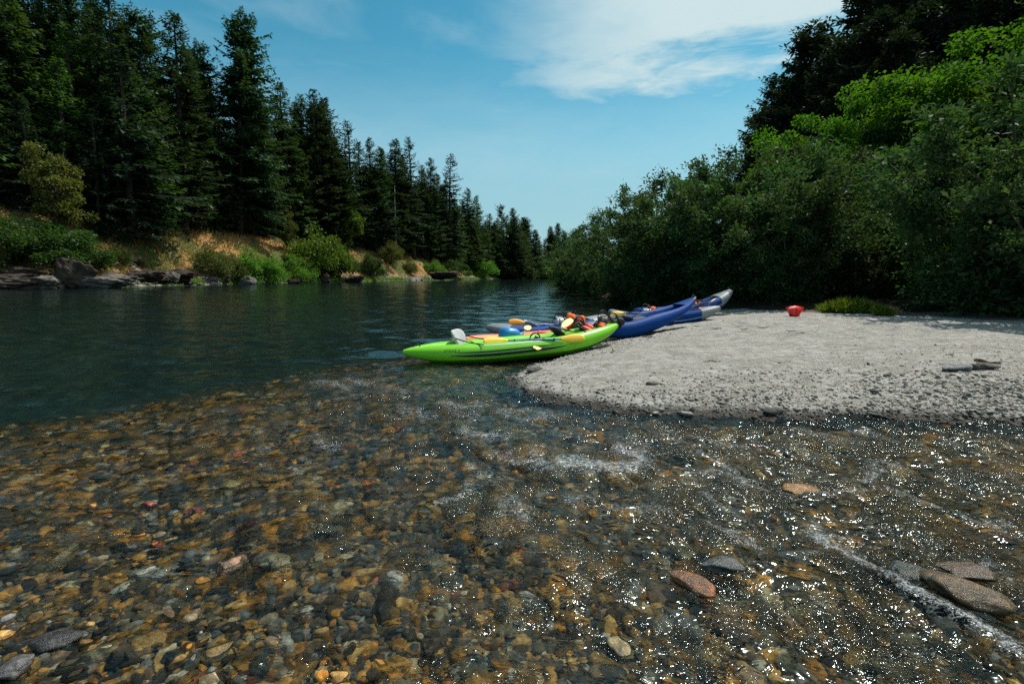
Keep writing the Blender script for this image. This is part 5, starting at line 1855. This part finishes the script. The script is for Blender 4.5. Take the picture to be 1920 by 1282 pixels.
gear_bag(atd(1092, 618, 10.28), (.50, .34, .26), (0, R(4), .25), 'black', 'black gear bag with yellow patch under the bright orange life jacket', 'cream_p')
gear_bag(atd(1010, 644, 9.58), (.42, .22, .14), (0, 0, .3), 'grey_dk', 'charcoal bag lying in the middle of the green kayak')
gear_bag(atd(1136, 604, 10.5), (.34, .30, .26), (0, R(-10), .3), 'grey_dk', 'charcoal bag with yellow patch behind the tip of the green kayak', 'yellow_p')
gear_bag(atd(1155, 606, 10.35), (.26, .22, .22), (0, R(-20), .3), 'black', 'black bag just beyond the tip of the green kayak')
gear_bag(atd(1052, 604, 12.4), (.30, .26, .22), (0, 0, .2), 'white', 'cream coloured bag at the bow end of the near blue kayak')
gear_bag(atd(1212, 583.5, 15.4), (.28, .24, .16), (0, 0, .2), 'white', 'white bag beside the orange life jacket in the farthest kayak')


# --- red bag standing on the sand
def red_bag():
    c = at(1489, 593, .5)
    for _ in range(5): c = at(1489, 593.5, gz1(c[0], c[1]))
    o = empty('dry_bag', (c[0], c[1], gz1(c[0], c[1]) - .01), (0, 0, .2))
    tag(o, 'red dry bag with flaring folded top standing alone on the sand', 'dry bag')
    gg = np.random.default_rng(2)
    m = 40
    th = np.linspace(0, 2 * math.pi, m, endpoint=False)
    rings = []
    for z, rx, ry, fold in ((0, .10, .09, .1), (.015, .12, .11, .12), (.08, .15, .115, .14), (.16, .20, .10, .09), (.225, .25, .07, .05), (.25, .27, .04, .03), (.265, .26, .015, .01)):
        k = 1 + fold * .35 * np.sin(th * 5 + z * 9) + fold * .2 * np.sin(th * 9 + 1 - z * 14)
        rz = np.full(m, z) - (.035 * (np.abs(np.cos(th)) ** 1.2) if z > .2 else 0) + .012 * np.sin(th * 3)
        rings.append(np.column_stack([np.cos(th) * rx * k, np.sin(th) * ry * k, rz]))
    v, f = loft(np.array(rings))
    link('bag_body', MB().add(v, f).mesh('bag_body'), M['red'], o)
    link('roll_top', MB().add(*tube(np.array([(-.26, 0, .232), (-.13, 0, .25), (0, .0, .268), (.13, 0, .25), (.26, 0, .232)]), [.012, .016, .02, .016, .012], 8)).mesh('roll_top'), M['red'], o)
    link('strap', MB().add(*tube(np.array([(-.02, -.13, .03), (-.02, -.16, .14), (-.01, -.09, .23), (0, -.01, .27)]), .011, 6)).mesh('strap'), M['red'], o)
    return o


red_bag()

# ------------------------------------------------------------------ sky, sun, render
SUN_EL, SUN_AZ = 60.0, 48.0     # azimuth clockwise from the view direction (+y)
w = bpy.data.worlds.new('World')
SC.world = w
w.use_nodes = True
nt = w.node_tree
nt.nodes.clear()
N = NT(nt)
out = N.n('ShaderNodeOutputWorld')
bg = N.n('ShaderNodeBackground')
bg.inputs['Strength'].default_value = .086
sky = N.n('ShaderNodeTexSky', sky_type='NISHITA')
sky.sun_disc = False
sky.sun_elevation = R(SUN_EL)
sky.sun_rotation = R(SUN_AZ)
sky.air_density = 1.0
sky.dust_density = .6
sky.ozone_density = 2.2
skyc = N.mixc(1.0, sky.outputs[0], (.42, 1.26, 1.17), 'MULTIPLY')
# thin high cloud, laid out by direction in the sky
dirv = N.n('ShaderNodeTexCoord').outputs['Generated']
sp = N.n('ShaderNodeSeparateXYZ')
N.l(dirv, sp.inputs[0])
hyp = N.math('SQRT', N.math('ADD', N.math('MULTIPLY', sp.outputs[0], sp.outputs[0]), N.math('MULTIPLY', sp.outputs[1], sp.outputs[1])))
el = N.math('DIVIDE', sp.outputs[2], N.math('MAXIMUM', hyp, .01))       # tangent of elevation
az = N.math('ARCTAN2', sp.outputs[0], sp.outputs[1])                     # azimuth from +y
cb = N.n('ShaderNodeCombineXYZ')
N.l(az, cb.inputs[0])
N.l(el, cb.inputs[1])
mp = N.n('ShaderNodeMapping')
mp.inputs['Rotation'].default_value = (0, 0, R(-16))
mp.inputs['Scale'].default_value = (1.3, 4.2, 1)
N.l(cb.outputs[0], mp.inputs[0])
c1 = N.noise(mp.outputs[0], 2.4, 7, .58, .5)
c2 = N.noise(mp.outputs[0], 7.5, 6, .62, .8)
edge = N.math('ADD', N.math('MULTIPLY', N.math('SUBTRACT', c1.outputs[0], .5), .24), N.math('MULTIPLY', N.math('SUBTRACT', c2.outputs[0], .5), .10))
# main bank: higher than a line that sinks towards the right
low = N.math('ADD', el, edge)
rise = N.mrange(low, .322, .40)
rgt = N.mrange(N.math('ADD', az, N.math('MULTIPLY', edge, .9)), -.12, .30)
mk = N.math('MULTIPLY', rise, rgt)
mk = N.math('MULTIPLY', mk, N.mrange(N.math('ADD', N.math('MULTIPLY', c2.outputs[0], .5), N.math('ADD', N.math('MULTIPLY', c1.outputs[0], .3), N.math('MULTIPLY', rgt, .42))), .08, .40))
# a lone wisp over the valley and milky air by the horizon
wa = N.math('DIVIDE', N.math('SUBTRACT', az, -.035), .055)
we = N.math('DIVIDE', N.math('SUBTRACT', el, .283), .035)
wd = N.math('ADD', N.math('MULTIPLY', wa, wa), N.math('MULTIPLY', we, we))
wisp = N.math('MULTIPLY', N.mrange(N.math('ADD', wd, N.math('MULTIPLY', N.math('SUBTRACT', c2.outputs[0], .5), 5.5)), 1.3, -.8), .30)
haze = N.math('MULTIPLY', N.mrange(N.math('ADD', el, N.math('MULTIPLY', edge, .5)), .44, .0), .85)
veil = N.math('MULTIPLY', N.math('MULTIPLY', N.mrange(c1.outputs[0], .42, .75), N.mrange(el, .18, .5)), .30)
allm = N.math('MAXIMUM', N.math('MAXIMUM', mk, wisp), N.math('MAXIMUM', haze, veil), True)
cc = N.n('ShaderNodeRGB')
cc.outputs[0].default_value = (6.6, 8.3, 8.6, 1)
hc = N.mixc(N.mrange(el, .28, .12), cc.outputs[0], (4.6, 6.5, 7.3))
N.l(N.mixc(allm, skyc, hc), bg.inputs[0])
N.l(bg.outputs[0], out.inputs[0])

sd = bpy.data.lights.new('sun', 'SUN')
sd.energy = 5.0
sd.angle = R(.53)
sd.color = (1.0, .945, .86)
sun = bpy.data.objects.new('sun', sd)
COL.objects.link(sun)
tv = Vector((math.sin(R(SUN_AZ)) * math.cos(R(SUN_EL)), math.cos(R(SUN_AZ)) * math.cos(R(SUN_EL)), math.sin(R(SUN_EL))))
sun.rotation_euler = tv.to_track_quat('Z', 'Y').to_euler()
sun.location = (20, 20, 60)

SC.view_settings.view_transform = 'Standard'
SC.view_settings.look = 'None'
SC.view_settings.exposure = 0.1
SC.view_settings.gamma = 1.0
cy = SC.cycles
cy.max_bounces = 8
cy.diffuse_bounces = 2
cy.glossy_bounces = 3
cy.transmission_bounces = 4
cy.transparent_max_bounces = 8
cy.volume_bounces = 0
cy.sample_clamp_indirect = 4
cy.caustics_reflective = False
cy.caustics_refractive = False
cy.use_denoising = False
try: cy.denoiser = 'OPENIMAGEDENOISE'
except Exception: pass
SC.render.engine = 'CYCLES'
# sunlight really refracted through the rippled surface onto the bed
sd.cycles.is_caustics_light = True
water.cycles.is_caustics_caster = True
for o in COL.objects:
    if o.name.startswith(('riverbed', 'submerged', 'cobble', 'river_stone')) and o not in DRYTOP: o.cycles.is_caustics_receiver = True
cy.caustics_refractive = True
